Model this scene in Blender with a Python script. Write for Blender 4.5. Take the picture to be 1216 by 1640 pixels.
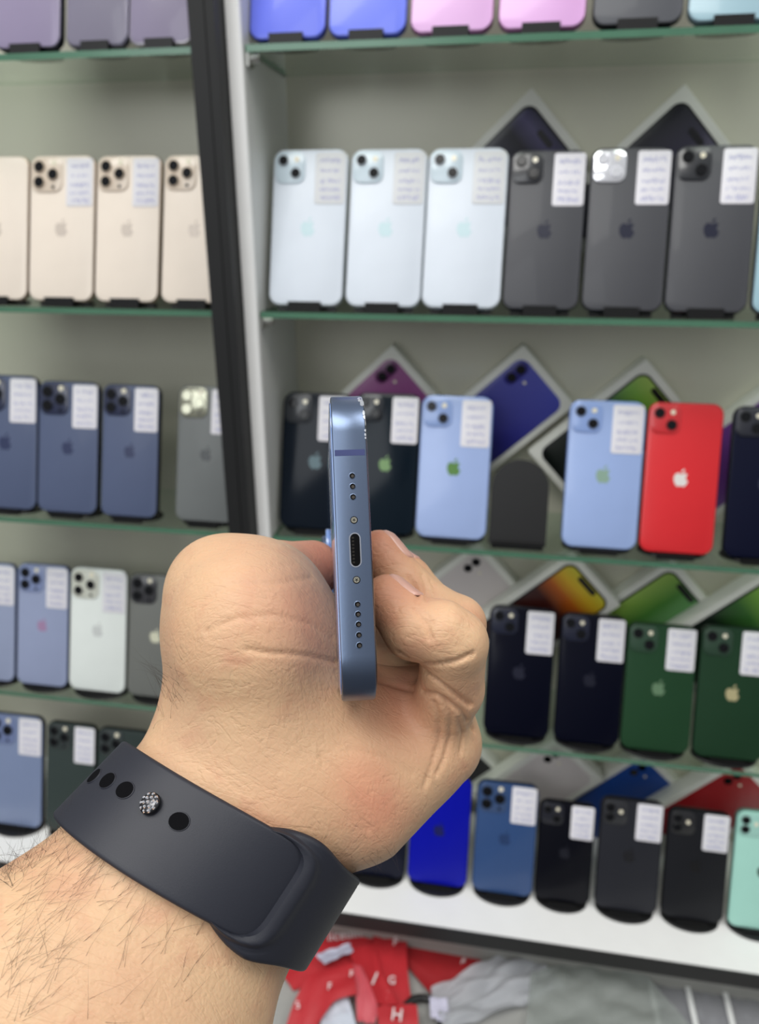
import bpy, math, random
import numpy as np
from mathutils import Vector, Matrix
random.seed(7); RNG = np.random.default_rng(7)
for o in list(bpy.data.objects): bpy.data.objects.remove(o)
S = bpy.context.scene; COL = S.collection

# ------------------------------------------------------------ camera, light, exposure
F = 1198.6; W_PX, H_PX = 1216, 1640
YAW, PITCH = math.radians(9.77), math.radians(21.23)
CAM = np.array([0.0, 0.0, 1.5])
_f0 = np.array([-math.sin(YAW), math.cos(YAW), 0.0]); RIGHT = np.array([math.cos(YAW), math.sin(YAW), 0.0])
FWD = _f0 * math.cos(PITCH) - np.array([0, 0, 1.0]) * math.sin(PITCH)
UP = np.cross(RIGHT, FWD)
cd = bpy.data.cameras.new('camera'); cam = bpy.data.objects.new('camera', cd); COL.objects.link(cam)
cd.sensor_fit = 'VERTICAL'; cd.sensor_height = 36.0; cd.lens = F / H_PX * 36.0
cd.clip_start = 0.01; cd.clip_end = 50
cd.dof.use_dof = True; cd.dof.focus_distance = 0.176; cd.dof.aperture_fstop = 17.0
cam.matrix_world = Matrix(((RIGHT[0], UP[0], -FWD[0], CAM[0]), (RIGHT[1], UP[1], -FWD[1], CAM[1]), (RIGHT[2], UP[2], -FWD[2], CAM[2]), (0, 0, 0, 1)))
S.camera = cam
wd = bpy.data.worlds.new('shop_air'); S.world = wd; wd.use_nodes = True
_n = wd.node_tree; _tc = _n.nodes.new('ShaderNodeTexCoord'); _sp = _n.nodes.new('ShaderNodeSeparateXYZ'); _cr = _n.nodes.new('ShaderNodeValToRGB')
_n.links.new(_tc.outputs['Generated'], _sp.inputs[0]); _mr = _n.nodes.new('ShaderNodeMapRange'); _mr.inputs[1].default_value = -1; _mr.inputs[2].default_value = 1
_n.links.new(_sp.outputs['Z'], _mr.inputs[0]); _n.links.new(_mr.outputs[0], _cr.inputs[0]); _n.links.new(_cr.outputs[0], _n.nodes['Background'].inputs[0])
_cr.color_ramp.elements[0].position = .30; _cr.color_ramp.elements[0].color = (.22, .22, .23, 1)     # dim floor of the shop
_cr.color_ramp.elements[1].position = .80; _cr.color_ramp.elements[1].color = (.95, .97, 1.0, 1)      # bright ceiling
_n.nodes['Background'].inputs[1].default_value = 0.56
def area(name, loc, target, sx, sy, power, col=(1, 1, 1)):
    l = bpy.data.lights.new(name, 'AREA'); l.shape = 'RECTANGLE'; l.size = sx; l.size_y = sy; l.energy = power; l.color = col
    o = bpy.data.objects.new(name, l); COL.objects.link(o); o.location = loc
    o.rotation_euler = (Vector(target) - Vector(loc)).to_track_quat('-Z', 'Y').to_euler(); return o
area('ceiling_panel_light', (-0.5, -0.5, 3.2), (0.0, 0.5, 1.3), 1.6, 0.9, 34, (1, 0.985, 0.95))
area('ceiling_panel_light', (0.9, 0.1, 3.2), (0.2, 0.6, 1.1), 0.9, 0.9, 16, (1, 0.985, 0.95))
area('shop_front_light', (-0.9, -1.6, 2.3), (0.0, 0.7, 1.1), 1.2, 1.2, 12, (0.95, 0.98, 1.0))
S.view_settings.view_transform = 'Standard'; S.view_settings.look = 'None'
S.view_settings.exposure = -0.07; S.view_settings.gamma = 1.0

# ------------------------------------------------------------ helpers
def ray(px, py):
    return RIGHT * ((px - 608) / F) - UP * ((py - 820) / F) + FWD
def onY(px, py, Y):
    d = ray(px, py); return CAM + d * (Y / d[1])
def onZ(px, py, Z):
    d = ray(px, py); return CAM + d * ((Z - CAM[2]) / d[2])
def proj(p):
    q = np.asarray(p) - CAM; z = q @ FWD
    return 608 + F * (q @ RIGHT) / z, 820 - F * (q @ UP) / z
def mesh(name, v, f, mats=None, parent=None, smooth=False, mi=None, sharp=None):
    me = bpy.data.meshes.new(name); me.from_pydata([tuple(map(float, p)) for p in v], [], [tuple(map(int, q)) for q in f])
    o = bpy.data.objects.new(name, me); COL.objects.link(o)
    if mats is not None:
        for m in (mats if isinstance(mats, (list, tuple)) else [mats]): me.materials.append(m)
    if mi is not None: me.polygons.foreach_set('material_index', mi)
    if smooth:
        me.polygons.foreach_set('use_smooth', [True] * len(me.polygons))
        if sharp: me.set_sharp_from_angle(angle=math.radians(sharp))
    if parent is not None: o.parent = parent
    return o
def empty(name, M=None):
    o = bpy.data.objects.new(name, None); COL.objects.link(o); o.empty_display_size = 0.01
    if M is not None: o.matrix_world = M
    return o
def tag(o, label=None, cat=None, group=None, kind=None):
    if label: o['label'] = label
    if cat: o['category'] = cat
    if group: o['group'] = group
    if kind: o['kind'] = kind
    return o
class MB:
    def __init__(s): s.v = []; s.f = []; s.m = []
    def add(s, v, f, mi=0):
        k = len(s.v); s.v += [tuple(p) for p in v]; s.f += [tuple(i + k for i in q) for q in f]; s.m += [mi] * len(f); return s
    def box(s, x0, x1, y0, y1, z0, z1, mi=0):
        v = [(x0, y0, z0), (x1, y0, z0), (x1, y1, z0), (x0, y1, z0), (x0, y0, z1), (x1, y0, z1), (x1, y1, z1), (x0, y1, z1)]
        return s.add(v, [(0, 3, 2, 1), (4, 5, 6, 7), (0, 1, 5, 4), (1, 2, 6, 5), (2, 3, 7, 6), (3, 0, 4, 7)], mi)
    def rings(s, rs, mi=0, cap=True, close=True):
        n = len(rs[0]); v = [p for r in rs for p in r]; f = []
        for k in range(len(rs) - 1):
            for i in range(n if close else n - 1):
                j = (i + 1) % n; f.append((k * n + i, k * n + j, (k + 1) * n + j, (k + 1) * n + i))
        if cap: f.append(tuple(range(n))[::-1]); f.append(tuple((len(rs) - 1) * n + i for i in range(n)))
        return s.add(v, f, mi)
    def build(s, name, mats, parent=None, smooth=False, sharp=35):
        return mesh(name, s.v, s.f, mats, parent, smooth, s.m, sharp)
def rrect(w, h, r, cx=0, cz=0, n=7):
    r = max(1e-5, min(r, w / 2 - 1e-5, h / 2 - 1e-5)); out = []
    for (sx, sz, a0) in ((1, 1, 0), (-1, 1, 90), (-1, -1, 180), (1, -1, 270)):
        for k in range(n + 1):
            a = math.radians(a0 + 90 * k / n)
            out.append((cx + sx * (w / 2 - r) + r * math.cos(a), cz + sz * (h / 2 - r) + r * math.sin(a)))
    return out
def slab(mb, w, h, r, y0, y1, b, cx=0, cz=0, mi=0, n=7):
    """rounded slab in the XZ plane from y0 (front) to y1 (back) with eased edges"""
    b = min(b, abs(y1 - y0) / 2.01)
    P = lambda d, y: [(x, y, z) for x, z in rrect(w - 2 * d, h - 2 * d, r - d, cx, cz, n)]
    mb.rings([P(b, y0), P(b * .3, y0 + b * .3), P(0, y0 + b), P(0, y1 - b), P(b * .3, y1 - b * .3), P(b, y1)], mi); return mb
def disc(mb, cx, cz, r, y0, y1, n=20, mi=0, b=0):
    C = lambda rr, y: [(cx + rr * math.cos(2 * math.pi * i / n), y, cz + rr * math.sin(2 * math.pi * i / n)) for i in range(n)]
    mb.rings([C(r - b, y0), C(r, y0 + b), C(r, y1)] if b else [C(r, y0), C(r, y1)], mi); return mb
def lin(c):
    return tuple(((x / 255) / 12.92 if x / 255 <= .04045 else ((x / 255 + .055) / 1.055) ** 2.4) for x in c)
_M = {}
def mat(name, rgb, rough=0.5, metal=0.0, spec=0.5, coat=0.0, noise=0.0, nscale=40, bump=0.0, bscale=200, emit=0.0, alpha=1.0, sss=0.0, trans=0.0):
    if name in _M: return _M[name]
    m = bpy.data.materials.new(name); m.use_nodes = True; nt = m.node_tree; b = nt.nodes['Principled BSDF']
    c = lin(rgb); b.inputs['Base Color'].default_value = (*c, 1); b.inputs['Roughness'].default_value = rough
    b.inputs['Metallic'].default_value = metal; b.inputs['Specular IOR Level'].default_value = spec
    b.inputs['Coat Weight'].default_value = coat; b.inputs['Coat Roughness'].default_value = 0.06
    b.inputs['Transmission Weight'].default_value = trans; b.inputs['Alpha'].default_value = alpha
    tc = nt.nodes.new('ShaderNodeTexCoord')
    nz = nt.nodes.new('ShaderNodeTexNoise'); nz.inputs['Scale'].default_value = nscale; nz.inputs['Detail'].default_value = 4
    nt.links.new(tc.outputs['Object'], nz.inputs['Vector'])
    mx = nt.nodes.new('ShaderNodeMix'); mx.data_type = 'RGBA'
    k = max(noise, 0.03)
    mx.inputs[6].default_value = (*[x * (1 - k) for x in c], 1); mx.inputs[7].default_value = (*[min(1, x * (1 + k)) for x in c], 1)
    nt.links.new(nz.outputs['Fac'], mx.inputs[0]); nt.links.new(mx.outputs[2], b.inputs['Base Color'])
    if bump:
        n2 = nt.nodes.new('ShaderNodeTexNoise'); n2.inputs['Scale'].default_value = bscale; n2.inputs['Detail'].default_value = 3
        bp = nt.nodes.new('ShaderNodeBump'); bp.inputs['Strength'].default_value = bump; bp.inputs['Distance'].default_value = 0.001
        nt.links.new(tc.outputs['Object'], n2.inputs['Vector']); nt.links.new(n2.outputs['Fac'], bp.inputs['Height']); nt.links.new(bp.outputs[0], b.inputs['Normal'])
    if sss:
        b.inputs['Subsurface Weight'].default_value = sss; b.inputs['Subsurface Radius'].default_value = (1, .35, .2); b.inputs['Subsurface Scale'].default_value = 0.003
    if emit: b.inputs['Emission Color'].default_value = (*c, 1); b.inputs['Emission Strength'].default_value = emit
    _M[name] = m; return m
def thin_clear(name, tint, gloss=0.08, rough=0.05, body=0.0, bodycol=(200, 200, 200)):
    m = bpy.data.materials.new(name); m.use_nodes = True; nt = m.node_tree; nt.nodes.clear()
    out = nt.nodes.new('ShaderNodeOutputMaterial'); tr = nt.nodes.new('ShaderNodeBsdfTransparent'); tr.inputs[0].default_value = (*tint, 1)
    gl = nt.nodes.new('ShaderNodeBsdfGlossy'); gl.inputs['Roughness'].default_value = rough
    lw = nt.nodes.new('ShaderNodeLayerWeight'); lw.inputs[0].default_value = .5
    pw = nt.nodes.new('ShaderNodeMath'); pw.operation = 'POWER'; pw.inputs[1].default_value = 4; nt.links.new(lw.outputs['Facing'], pw.inputs[0])
    fr = nt.nodes.new('ShaderNodeMath'); fr.operation = 'MULTIPLY_ADD'; fr.inputs[1].default_value = .55; fr.inputs[2].default_value = gloss * .5; nt.links.new(pw.outputs[0], fr.inputs[0])
    mx = nt.nodes.new('ShaderNodeMixShader'); nt.links.new(fr.outputs[0], mx.inputs[0]); nt.links.new(tr.outputs[0], mx.inputs[1]); nt.links.new(gl.outputs[0], mx.inputs[2])
    last = mx
    if body:
        df = nt.nodes.new('ShaderNodeBsdfDiffuse'); df.inputs[0].default_value = (*lin(bodycol), 1)
        tl = nt.nodes.new('ShaderNodeBsdfTranslucent'); tl.inputs[0].default_value = (*lin(bodycol), 1)
        ad = nt.nodes.new('ShaderNodeMixShader'); ad.inputs[0].default_value = .4; nt.links.new(df.outputs[0], ad.inputs[1]); nt.links.new(tl.outputs[0], ad.inputs[2])
        m2 = nt.nodes.new('ShaderNodeMixShader'); m2.inputs[0].default_value = body
        nt.links.new(mx.outputs[0], m2.inputs[1]); nt.links.new(ad.outputs[0], m2.inputs[2]); last = m2
    nt.links.new(last.outputs[0], out.inputs[0]); return m

# ------------------------------------------------------------ the display wall (world: X along wall, Y into it, Z up)
YF, YB = 0.72, 0.845                       # shelf fronts, back panel
ZS = {1: 1.6427, 2: 1.4177, 3: 1.1807, 4: 0.937, 5: 0.725}
YL = 0.648                                  # front edge of the white ledge
XR = 0.95; XL = -0.75
m_panel = mat('glossy grey panel', (204, 202, 186), 0.30, 0.12, noise=.10, nscale=5, bump=.12, bscale=14)
m_white = mat('white laminate', (242, 242, 240), 0.4, noise=.03)
m_side = mat('light grey laminate', (196, 197, 194), 0.35, noise=.04)
m_black = mat('black aluminium', (15, 16, 17), 0.6, noise=.15, nscale=60)
m_blackedge = mat('black edge trim', (34, 34, 34), 0.55, noise=.1)
m_pl = mat('black stand plastic', (13, 13, 14), 0.45, noise=.2, nscale=90)
m_steel = mat('brushed steel', (170, 170, 165), 0.3, 1.0, noise=.1)
m_glass = thin_clear('clear shelf glass', (.90, .95, .91))
m_gedge = mat('green glass edge', (78, 122, 98), 0.2, 0, .7, noise=.15, nscale=30)
def struct(name, mb, m):
    return tag(mb.build(name, m), kind='structure')
pst = lambda px, py, Y: onY(px, py, Y)[0]
YP = 0.69
px0, px1 = pst(333, 430, YP), pst(388.5, 430, YP + .03)       # the black post
sp0, sp1 = px1 + .001, pst(404, 300, YF)                # white divider right of it
struct('wall_back', MB().box(XL, XR, YB, YB + .02, .70, 2.0), m_panel)
d_ = MB().box(sp0, sp1, YF - .002, YB, ZS[5], 2.0); struct('wall_divider', d_, m_side)
struct('trim_1', MB().box(sp0, sp1 - .0005, YF - .006, YF - .002, ZS[5], 2.0), m_white)
p_ = MB(); p_.box(px0, px0 + (px1 - px0) * .62, YP, YP + .028, ZS[5], 2.0); p_.box(px0 + (px1 - px0) * .63, px1, YP + .001, YP + .028, ZS[5], 2.0)
p_.box(px0 + .002, px1 - .002, YP + .004, YP + .03, ZS[5], 2.0)
struct('trim_2', p_, m_black)
struct('wall_left', MB().box(XL - .02, XL, YF - .02, YB + .02, .70, 2.0), m_side)
struct('wall_right', MB().box(XR, XR + .02, YF - .02, YB + .02, .70, 2.0), m_side)
struct('trim_3', MB().box(XL, XR, YL, YB, ZS[5] - .018, ZS[5]), m_white)
struct('trim_4', MB().box(XL, XR, YL - .003, YL, ZS[5] - .020, ZS[5] - .0002), m_blackedge)
# the counter below, and its back
ZC = ZS[5] - .085
m_conc = mat('grey counter board', (150, 150, 144), 0.7, noise=.2, nscale=12, bump=.3, bscale=60)
m_counter = mat('grey counter top', (168, 168, 164), 0.35, noise=.3, nscale=9)
struct('wall_counter', MB().box(XL, XR, YL + .03, YL + .05, ZC - .02, ZS[5] - .018), m_conc)
struct('floor', MB().box(XL, XR, .15, YL + .05, ZC - .03, ZC), m_counter)

def shelf(x0, x1, k, label, grp):
    v = MB(); v.box(x0, x1, YF, YB - .002, ZS[k] - .0055, ZS[k])
    for i in (2, 3, 5): v.m[i] = 1
    o = v.build('glass_shelf', [m_glass, m_gedge]); tag(o, label, 'shelf', grp); return o
rank = {1: 'topmost', 2: 'second from top', 3: 'third from top', 4: 'fourth from top'}
for k in (1, 2, 3, 4):
    shelf(sp1 + .001, XR - .001, k, 'clear green-edged glass shelf right of the black post, %s on that side' % rank[k], 'glass shelves right of the post')
    shelf(XL + .001, px0 + .005, k, 'clear green-edged glass shelf left of the black post, %s on that side' % rank[k], 'glass shelves left of the post')
for k, nm in ((1, 'topmost'), (2, 'second'), (3, 'third')):
    b = MB()
    n = 14
    C = lambda x, r: [(x, YF + .008 + r * math.cos(2 * math.pi * i / n), ZS[k] - .0095 + r * math.sin(2 * math.pi * i / n)) for i in range(n)]
    b.rings([C(sp1, .004), C(sp1 + .009, .004), C(sp1 + .011, .003)])
    b.box(sp1, sp1 + .003, YF + .001, YF + .016, ZS[k] - .016, ZS[k] - .0056)
    o = b.build('shelf_bracket', m_steel, None, True)
    tag(o, 'small steel bracket under the left front end of the %s right-hand glass shelf' % nm, 'bracket', 'shelf brackets on the divider')

# ------------------------------------------------------------ phones
def fruit_logo(s):
    """a bitten fruit silhouette with one leaf, 1 unit high -> list of outlines"""
    half = [(0, .30), (.10, .335), (.22, .335), (.33, .27), (.385, .17)]
    R = [(0, .255), (.07, .285), (.16, .315), (.25, .30), (.33, .235), (.275, .18), (.245, .10), (.25, .01), (.29, -.07), (.37, -.125), (.33, -.24), (.27, -.34), (.20, -.42), (.12, -.435), (.05, -.405), (0, -.395)]
    L = [(-.05, -.405), (-.12, -.435), (-.20, -.42), (-.28, -.33), (-.35, -.20), (-.385, -.05), (-.38, .10), (-.33, .22), (-.24, .30), (-.15, .315), (-.07, .285)]
    body = [(x * s, z * s) for x, z in R + L]
    leaf = [(x * s, z * s) for x, z in [(0, .33), (.0, .41), (.05, .49), (.13, .545), (.165, .55), (.16, .47), (.11, .39), (.05, .34)]]
    return [body, leaf]
def flat(mb, outline, y, th, mi=0):
    mb.rings([[(x, y, z) for x, z in outline], [(x, y + th, z) for x, z in outline]], mi); return mb
m_lens = mat('black lens glass', (5, 6, 10), .12, 0, .35)
m_ink = mat('faded blue pen', (176, 177, 208), .7)
m_flash = mat('flash diffuser', (235, 228, 205), .25, coat=.6)
m_card = mat('white sticker', (226, 224, 230), .55, noise=.03)
m_cardw = mat('translucent tape sticker', (214, 216, 218), .5, noise=.03)
m_cardp = mat('pale tape sticker', (222, 221, 226), .5)
def scribble(mb, x0, x1, z, amp, y, seed, mi=0):
    r = random.Random(seed); n = 16; t = .00042; pts = []
    for i in range(n + 1):
        pts.append((x0 + (x1 - x0) * (i / n) + r.uniform(-.0004, .0004), z + amp * (1 if i % 2 else -1) * r.uniform(.2, 1)))
    for (a, b) in zip(pts, pts[1:]):
        if r.random() < .14: continue
        d = Vector((b[0] - a[0], b[1] - a[1])).normalized(); nx, nz = -d.y * t, d.x * t
        mb.add([(a[0] + nx, y, a[1] + nz), (a[0] - nx, y, a[1] - nz), (b[0] - nx, y, b[1] - nz), (b[0] + nx, y, b[1] + nz)], [(0, 1, 2, 3)], mi)
REC = math.radians(17)
def solveh(Xc, Y0, Z0, ytop, w):
    best = None
    for i in range(140, 262, 1):
        h = w * i / 100 * 1.0
        p = proj((Xc, Y0 + h * math.sin(REC), Z0 + .0055 + h * math.cos(REC)))
        if best is None or abs(p[1] - ytop) < best[0]: best = (abs(p[1] - ytop), h)
    return min(max(best[1], w * 1.9), w * 2.22)
def phone(x1, x2, yb, k, ytop, back, frame, cam_, logo, sticker, label, group, Y0=.732, cols=None, glarecam=False, face='back', h=None, tilt=0.0, gloss=.3, name='smartphone'):
    Z0 = ZS[k]
    A, B = onY(x1, yb, Y0), onY(x2, yb, Y0); w = B[0] - A[0]; xc = (A[0] + B[0]) / 2
    if h is None: h = solveh(xc, Y0, Z0, ytop, w)
    root = empty(name, Matrix.Translation((xc, Y0, Z0 + .0055)) @ Matrix.Rotation(tilt, 4, 'Y') @ Matrix.Rotation(-REC, 4, 'X'))
    tag(root, label, 'phone', group)
    r = .155 * w; T = .0078
    dk = sum(back) < 200
    mb_ = mat('back %s' % (back,), back, gloss, 0, .2 if dk else .4, coat=0 if dk else (.25 if gloss < .35 else .08), noise=.04)
    mf = mat('frame %s' % (frame,), frame, .3, .7, noise=.06)
    slab(MB(), w, h, r, .0, T, .0018, 0, h / 2).build('frame', mf, root, True)
    if face == 'back':
        slab(MB(), w - .0022, h - .0022, r - .001, -.0004, .001, .0004, 0, h / 2).build('back_panel', mb_, root, True)
        lg = MB()
        if logo:
            for ol in fruit_logo(w * .25): flat(lg, [(x, z + h * .5) for x, z in ol], -.00055, .0002)
            lc, lm = logo
            lg.build('logo', mat('logo %s' % (lc,), lc, .25, lm), root)
        cx0, cz0 = -w / 2, h
        if cam_:
            kind, cc, lensr = cam_
            big = kind == 'tri'
            s = w * (.475 if big else .40); pad = w * .035
            mc = mat('camera plate %s %s' % (cc, glarecam), cc, .12 if glarecam else .3, .75 if glarecam else 0, coat=.6, noise=.04)  # white glare is put into the pale plate colour, lenses included
            bx, bz = cx0 + pad + s / 2, cz0 - pad - s / 2
            cb = slab(MB(), s, s, s * .27, -.002, .0005, .0008, bx, bz).build('camera_plate', mc, root, True)
            if kind == 'diag': sp = [(-.22, .20), (.2, -.2)]
            elif kind == 'vert': sp = [(-.22, .2), (-.22, -.2)]
            else: sp = [(-.22, .22), (-.22, -.22), (.22, 0)]
            ring = mat('lens ring %s' % (lensr,), lensr, .3, .15)
            for (u, v) in sp:
                q = MB(); disc(q, bx + u * s, bz + v * s, s * .185, -.0034, -.0015, 22, 0, .0006); rg = q.build('lens_ring', ring, cb, True)
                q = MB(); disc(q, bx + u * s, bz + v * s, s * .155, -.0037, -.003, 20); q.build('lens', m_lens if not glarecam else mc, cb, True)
            fu, fv = {'diag': (.22, .24), 'vert': (.2, .05), 'tri': (.24, .34)}[kind]
            q = MB(); disc(q, bx + fu * s, bz + fv * s, s * .085, -.0024, -.0015, 16); q.build('flash', m_flash, cb, True)
            if kind == 'tri':
                q = MB(); disc(q, bx + .22 * s, bz - .36 * s, s * .05, -.0024, -.0015, 12); q.build('depth_sensor', m_lens, cb, True)
        if sticker:
            kindS, dx = sticker if isinstance(sticker, tuple) else (sticker, 0)
            sw, sh = w * .40, h * .325
            sx, sz = w / 2 - sw / 2 - w * .03 + dx * w, h - sh / 2 - h * .025
            if kindS == 'card' and w < .06: pass
            mm = {'card': m_card, 'tape': m_cardw, 'pale': m_cardp}[kindS]
            st = slab(MB(), sw, sh, .0025, -.0009, -.00035, .0001, sx, sz).build('price_sticker', mm, root, True)
            q = MB(); sd = hash(label) % 9999
            sd = sum(ord(c) for c in label)
            for i, zz in enumerate((.34, .14, -.06, -.22, -.38)):
                scribble(q, sx - sw * .34, sx + sw * .34, sz + zz * sh, sh * (.045 if i % 2 else .06), -.00095, sd + i)
            q.build('handwriting', m_ink, st)
    else:                                       # the screen side faces out
        slab(MB(), w - .003, h - .003, r - .0015, -.0005, .001, .0004, 0, h / 2).build('screen', mb_, root, True)
    return root, xc, w, h
def stand(xc, w, k, Y0, label, group, lip=.44, hh=.085, disc_r=None, name='phone_stand'):
    """black plastic stand: sloping rounded back plate, round foot, front lip"""
    root = empty(name, Matrix.Translation((xc, Y0, ZS[k]))); tag(root, label, 'stand', group)
    sw = w * .78
    P = MB(); N = 12
    ol = [(-sw / 2, 0), (sw / 2, 0), (sw / 2, hh - sw / 2)] + [(sw / 2 * math.cos(a), hh - sw / 2 + sw / 2 * math.sin(a)) for a in [math.pi * i / N for i in range(1, N)]] + [(-sw / 2, hh - sw / 2)]
    y0 = .0066
    Rm = Matrix.Rotation(-REC, 4, 'X')
    rings = [[tuple(Rm @ Vector((x, yy, z + .002))) for x, z in ol] for yy in (y0, y0 + .0025)]
    P.rings(rings); P.build('back_plate', m_pl, root)
    b = MB(); R = disc_r or w * .40; n = 28
    by, ry = (.018, .62) if k < 4 else ((.012, .60) if k == 4 else (.008, .62))
    C = lambda r, z: [(r * 1.0 * math.cos(2 * math.pi * i / n), by + r * ry * math.sin(2 * math.pi * i / n), z) for i in range(n)]
    b.rings([C(R, .0001), C(R, .0018), C(R - .001, .0026)])
    b.build('base', m_pl, root, True)
    l = MB(); lw = w * lip / 2
    l.box(-lw, lw, -.0052, .008, .0005, .0030)
    l.box(-lw, lw, -.0038, -.0010, .0005, .0095 if k < 3 else .006); l.build('front_lip', m_pl, root)
    return root

def P(*a, st=True, **k):
    root, xc, w, h = phone(*a, **k)
    g = k.get('group') or a[11]; kk = a[3]; Y0 = k.get('Y0', .732)
    if st:
        stand(xc, w, kk, Y0, 'black stand under the ' + a[10], 'black stands holding phones', hh=min(.085, h * .6), lip=.44 if kk < 3 else .5, disc_r=w * (.36 if kk < 3 else .47))
    return root
BLK = (24, 24, 27); CARD = 'card'
G = 'phones on the %s'
# x1, x2, y at base, row, y top, back, frame, camera, logo, sticker, label, group
g = G % 'topmost right-hand shelf'
P(398, 521, 60, 1, -190, (108, 122, 236), (70, 80, 170), ('diag', (98, 110, 220), (60, 66, 140)), ((90, 100, 210), 0), None, 'violet-blue phone at the left end of the topmost right-hand shelf', g)
P(525, 650, 57, 1, -193, (112, 128, 240), (70, 80, 170), ('diag', (98, 110, 220), (60, 66, 140)), ((90, 100, 210), 0), None, 'violet-blue phone on the topmost shelf beside the first pink phone', g)
P(656, 789, 50, 1, -200, (222, 176, 224), (150, 100, 140), ('diag', (214, 168, 214), (150, 110, 150)), ((200, 150, 200), 0), None, 'pink phone on the topmost shelf beside the violet-blue ones', g)
P(797, 937, 46, 1, -205, (220, 170, 222), (150, 100, 140), ('diag', (214, 168, 214), (150, 110, 150)), ((200, 150, 200), 0), None, 'pink phone on the topmost shelf beside the charcoal phone', g)
P(948, 1093, 42, 1, -210, (78, 80, 86), (30, 30, 34), ('diag', (60, 62, 68), (30, 30, 34)), ((40, 40, 46), 0), CARD, 'charcoal phone on the topmost shelf beside the pale teal one', g, gloss=.5)
P(1101, 1248, 36, 1, -215, (158, 190, 202), (110, 130, 140), ('diag', (150, 180, 190), (90, 110, 120)), ((120, 150, 160), 0), CARD, 'pale teal phone at the right end of the topmost shelf', g)
g = G % 'second right-hand shelf'
W3 = ((236, 240, 250), (206, 214, 220))
for i, (a, b, yt, lb) in enumerate([(430, 548, 238, 'white phone at the left end of the second right-hand shelf'), (552, 673, 238, 'white phone in the middle of the three white ones'), (674, 801, 236, 'white phone beside the first charcoal phone')]):
    P(a, b, 494, 2, yt, (214, 222, 232), W3[1], ('diag', (196, 212, 222), (196, 206, 214)), ((196, 220, 226), 0), ('tape', 0), lb, g, gloss=.38)
for i, (a, b, yt, lb) in enumerate([(803, 926, 240, 'charcoal phone with a black camera plate beside the last white phone'), (930, 1061, 236, 'charcoal phone whose camera plate shines white'), (1063, 1197, 232, 'charcoal phone with black camera plate near the right edge')]):
    P(a, b, 498, 2, yt, (67, 68, 73), (34, 36, 42), ('diag', (248, 248, 255) if i == 1 else (26, 28, 34), (240, 240, 250) if i == 1 else (18, 18, 22)), ((22, 25, 46), 0), (CARD, 0), lb, g, gloss=.5, glarecam=(i == 1))  # middle phone: plate and lens rings painted white as glare
P(1203, 1338, 500, 2, 240, (150, 184, 196), (70, 80, 90), ('diag', (140, 170, 180), (90, 110, 120)), ((120, 150, 160), 0), None, 'pale teal phone cut by the right edge of the photo', g)
g = G % 'third right-hand shelf'
P(447, 556, 855, 3, 628, (14, 22, 32), (12, 16, 20), ('diag', (34, 38, 44), (14, 14, 18)), ((70, 96, 104), 0), (CARD, -.05), 'near-black phone with dull teal logo nearest the divider', g, gloss=.15)
P(561, 663, 858, 3, 630, (12, 24, 34), (12, 16, 20), ('diag', (20, 26, 34), (10, 12, 16)), ((104, 140, 84), 0), (CARD, 0), 'near-black phone with green logo directly right of the held phone', g, gloss=.15)
P(664, 778, 866, 3, 634, (158, 178, 222), (120, 146, 205), ('diag', (142, 166, 216), (104, 118, 150)), ((84, 128, 60), 0), (CARD, 0), 'light blue phone with green logo beside the empty black stand', g)
P(897, 1019, 883, 3, 642, (154, 176, 222), (120, 146, 205), ('diag', (140, 166, 220), (104, 118, 150)), ((138, 166, 150), 0), (CARD, 0), 'light blue phone with pale green logo beside the red phone', g)
P(1021, 1142, 888, 3, 645, (214, 40, 46), (150, 24, 32), ('diag', (206, 40, 46), (90, 26, 32)), ((224, 220, 216), 0), None, 'red phone with white logo on the third right-hand shelf', g, gloss=.25)
P(1155, 1275, 901, 3, 652, (8, 12, 36), (12, 14, 24), ('diag', (26, 28, 40), (12, 12, 20)), ((40, 44, 66), 0), None, 'midnight blue phone at the right end of the third shelf', g, gloss=.15)
xs = onY(828, 872, .732)[0]; ws = (onY(876, 872, .732)[0] - onY(780, 872, .732)[0])
stand(xs, ws / .78 * .97, 3, .732, 'empty black stand with rounded top between two light blue phones', None, lip=.7, hh=.0905)
g = G % 'fourth right-hand shelf'
P(772, 878, 1188, 4, 972, (2, 4, 22), (8, 10, 20), ('diag', (16, 22, 46), (8, 10, 24)), ((24, 26, 44), 0), (CARD, 0), 'midnight blue phone beside the fingers on the fourth right-hand shelf', g, gloss=.2)
P(884, 990, 1200, 4, 984, (2, 4, 22), (8, 10, 20), ('diag', (16, 22, 46), (8, 10, 24)), ((16, 18, 36), 0), (CARD, 0), 'midnight blue phone beside the first green phone on the fourth shelf', g, gloss=.2)
P(989, 1102, 1216, 4, 1000, (34, 66, 42), (24, 46, 32), ('diag', (40, 70, 50), (14, 24, 20)), ((96, 126, 96), 0), (CARD, 0), 'dark green phone with dull green logo beside a midnight blue phone', g, gloss=.25)
P(1105, 1222, 1222, 4, 1005, (30, 58, 38), (24, 46, 32), ('diag', (36, 64, 46), (14, 24, 20)), ((186, 176, 134), .2), (CARD, 0), 'dark green phone with golden logo, fourth right-hand shelf', g, gloss=.25)
g = G % 'white ledge, right of the hand'
K = dict(Y0=.702)
P(556, 648, 1424, 5, 1240, (10, 14, 34), (14, 18, 30), ('tri', (16, 20, 34), (12, 12, 20)), ((20, 24, 40), 0), None, 'near-black phone half hidden behind the wrist on the white ledge', g, gloss=.2, **K)
P(651, 746, 1441, 5, 1252, (3, 12, 160), (6, 12, 100), None, ((14, 20, 90), 0), None, 'vivid royal blue phone on the white ledge', g, gloss=.3, **K)
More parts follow.
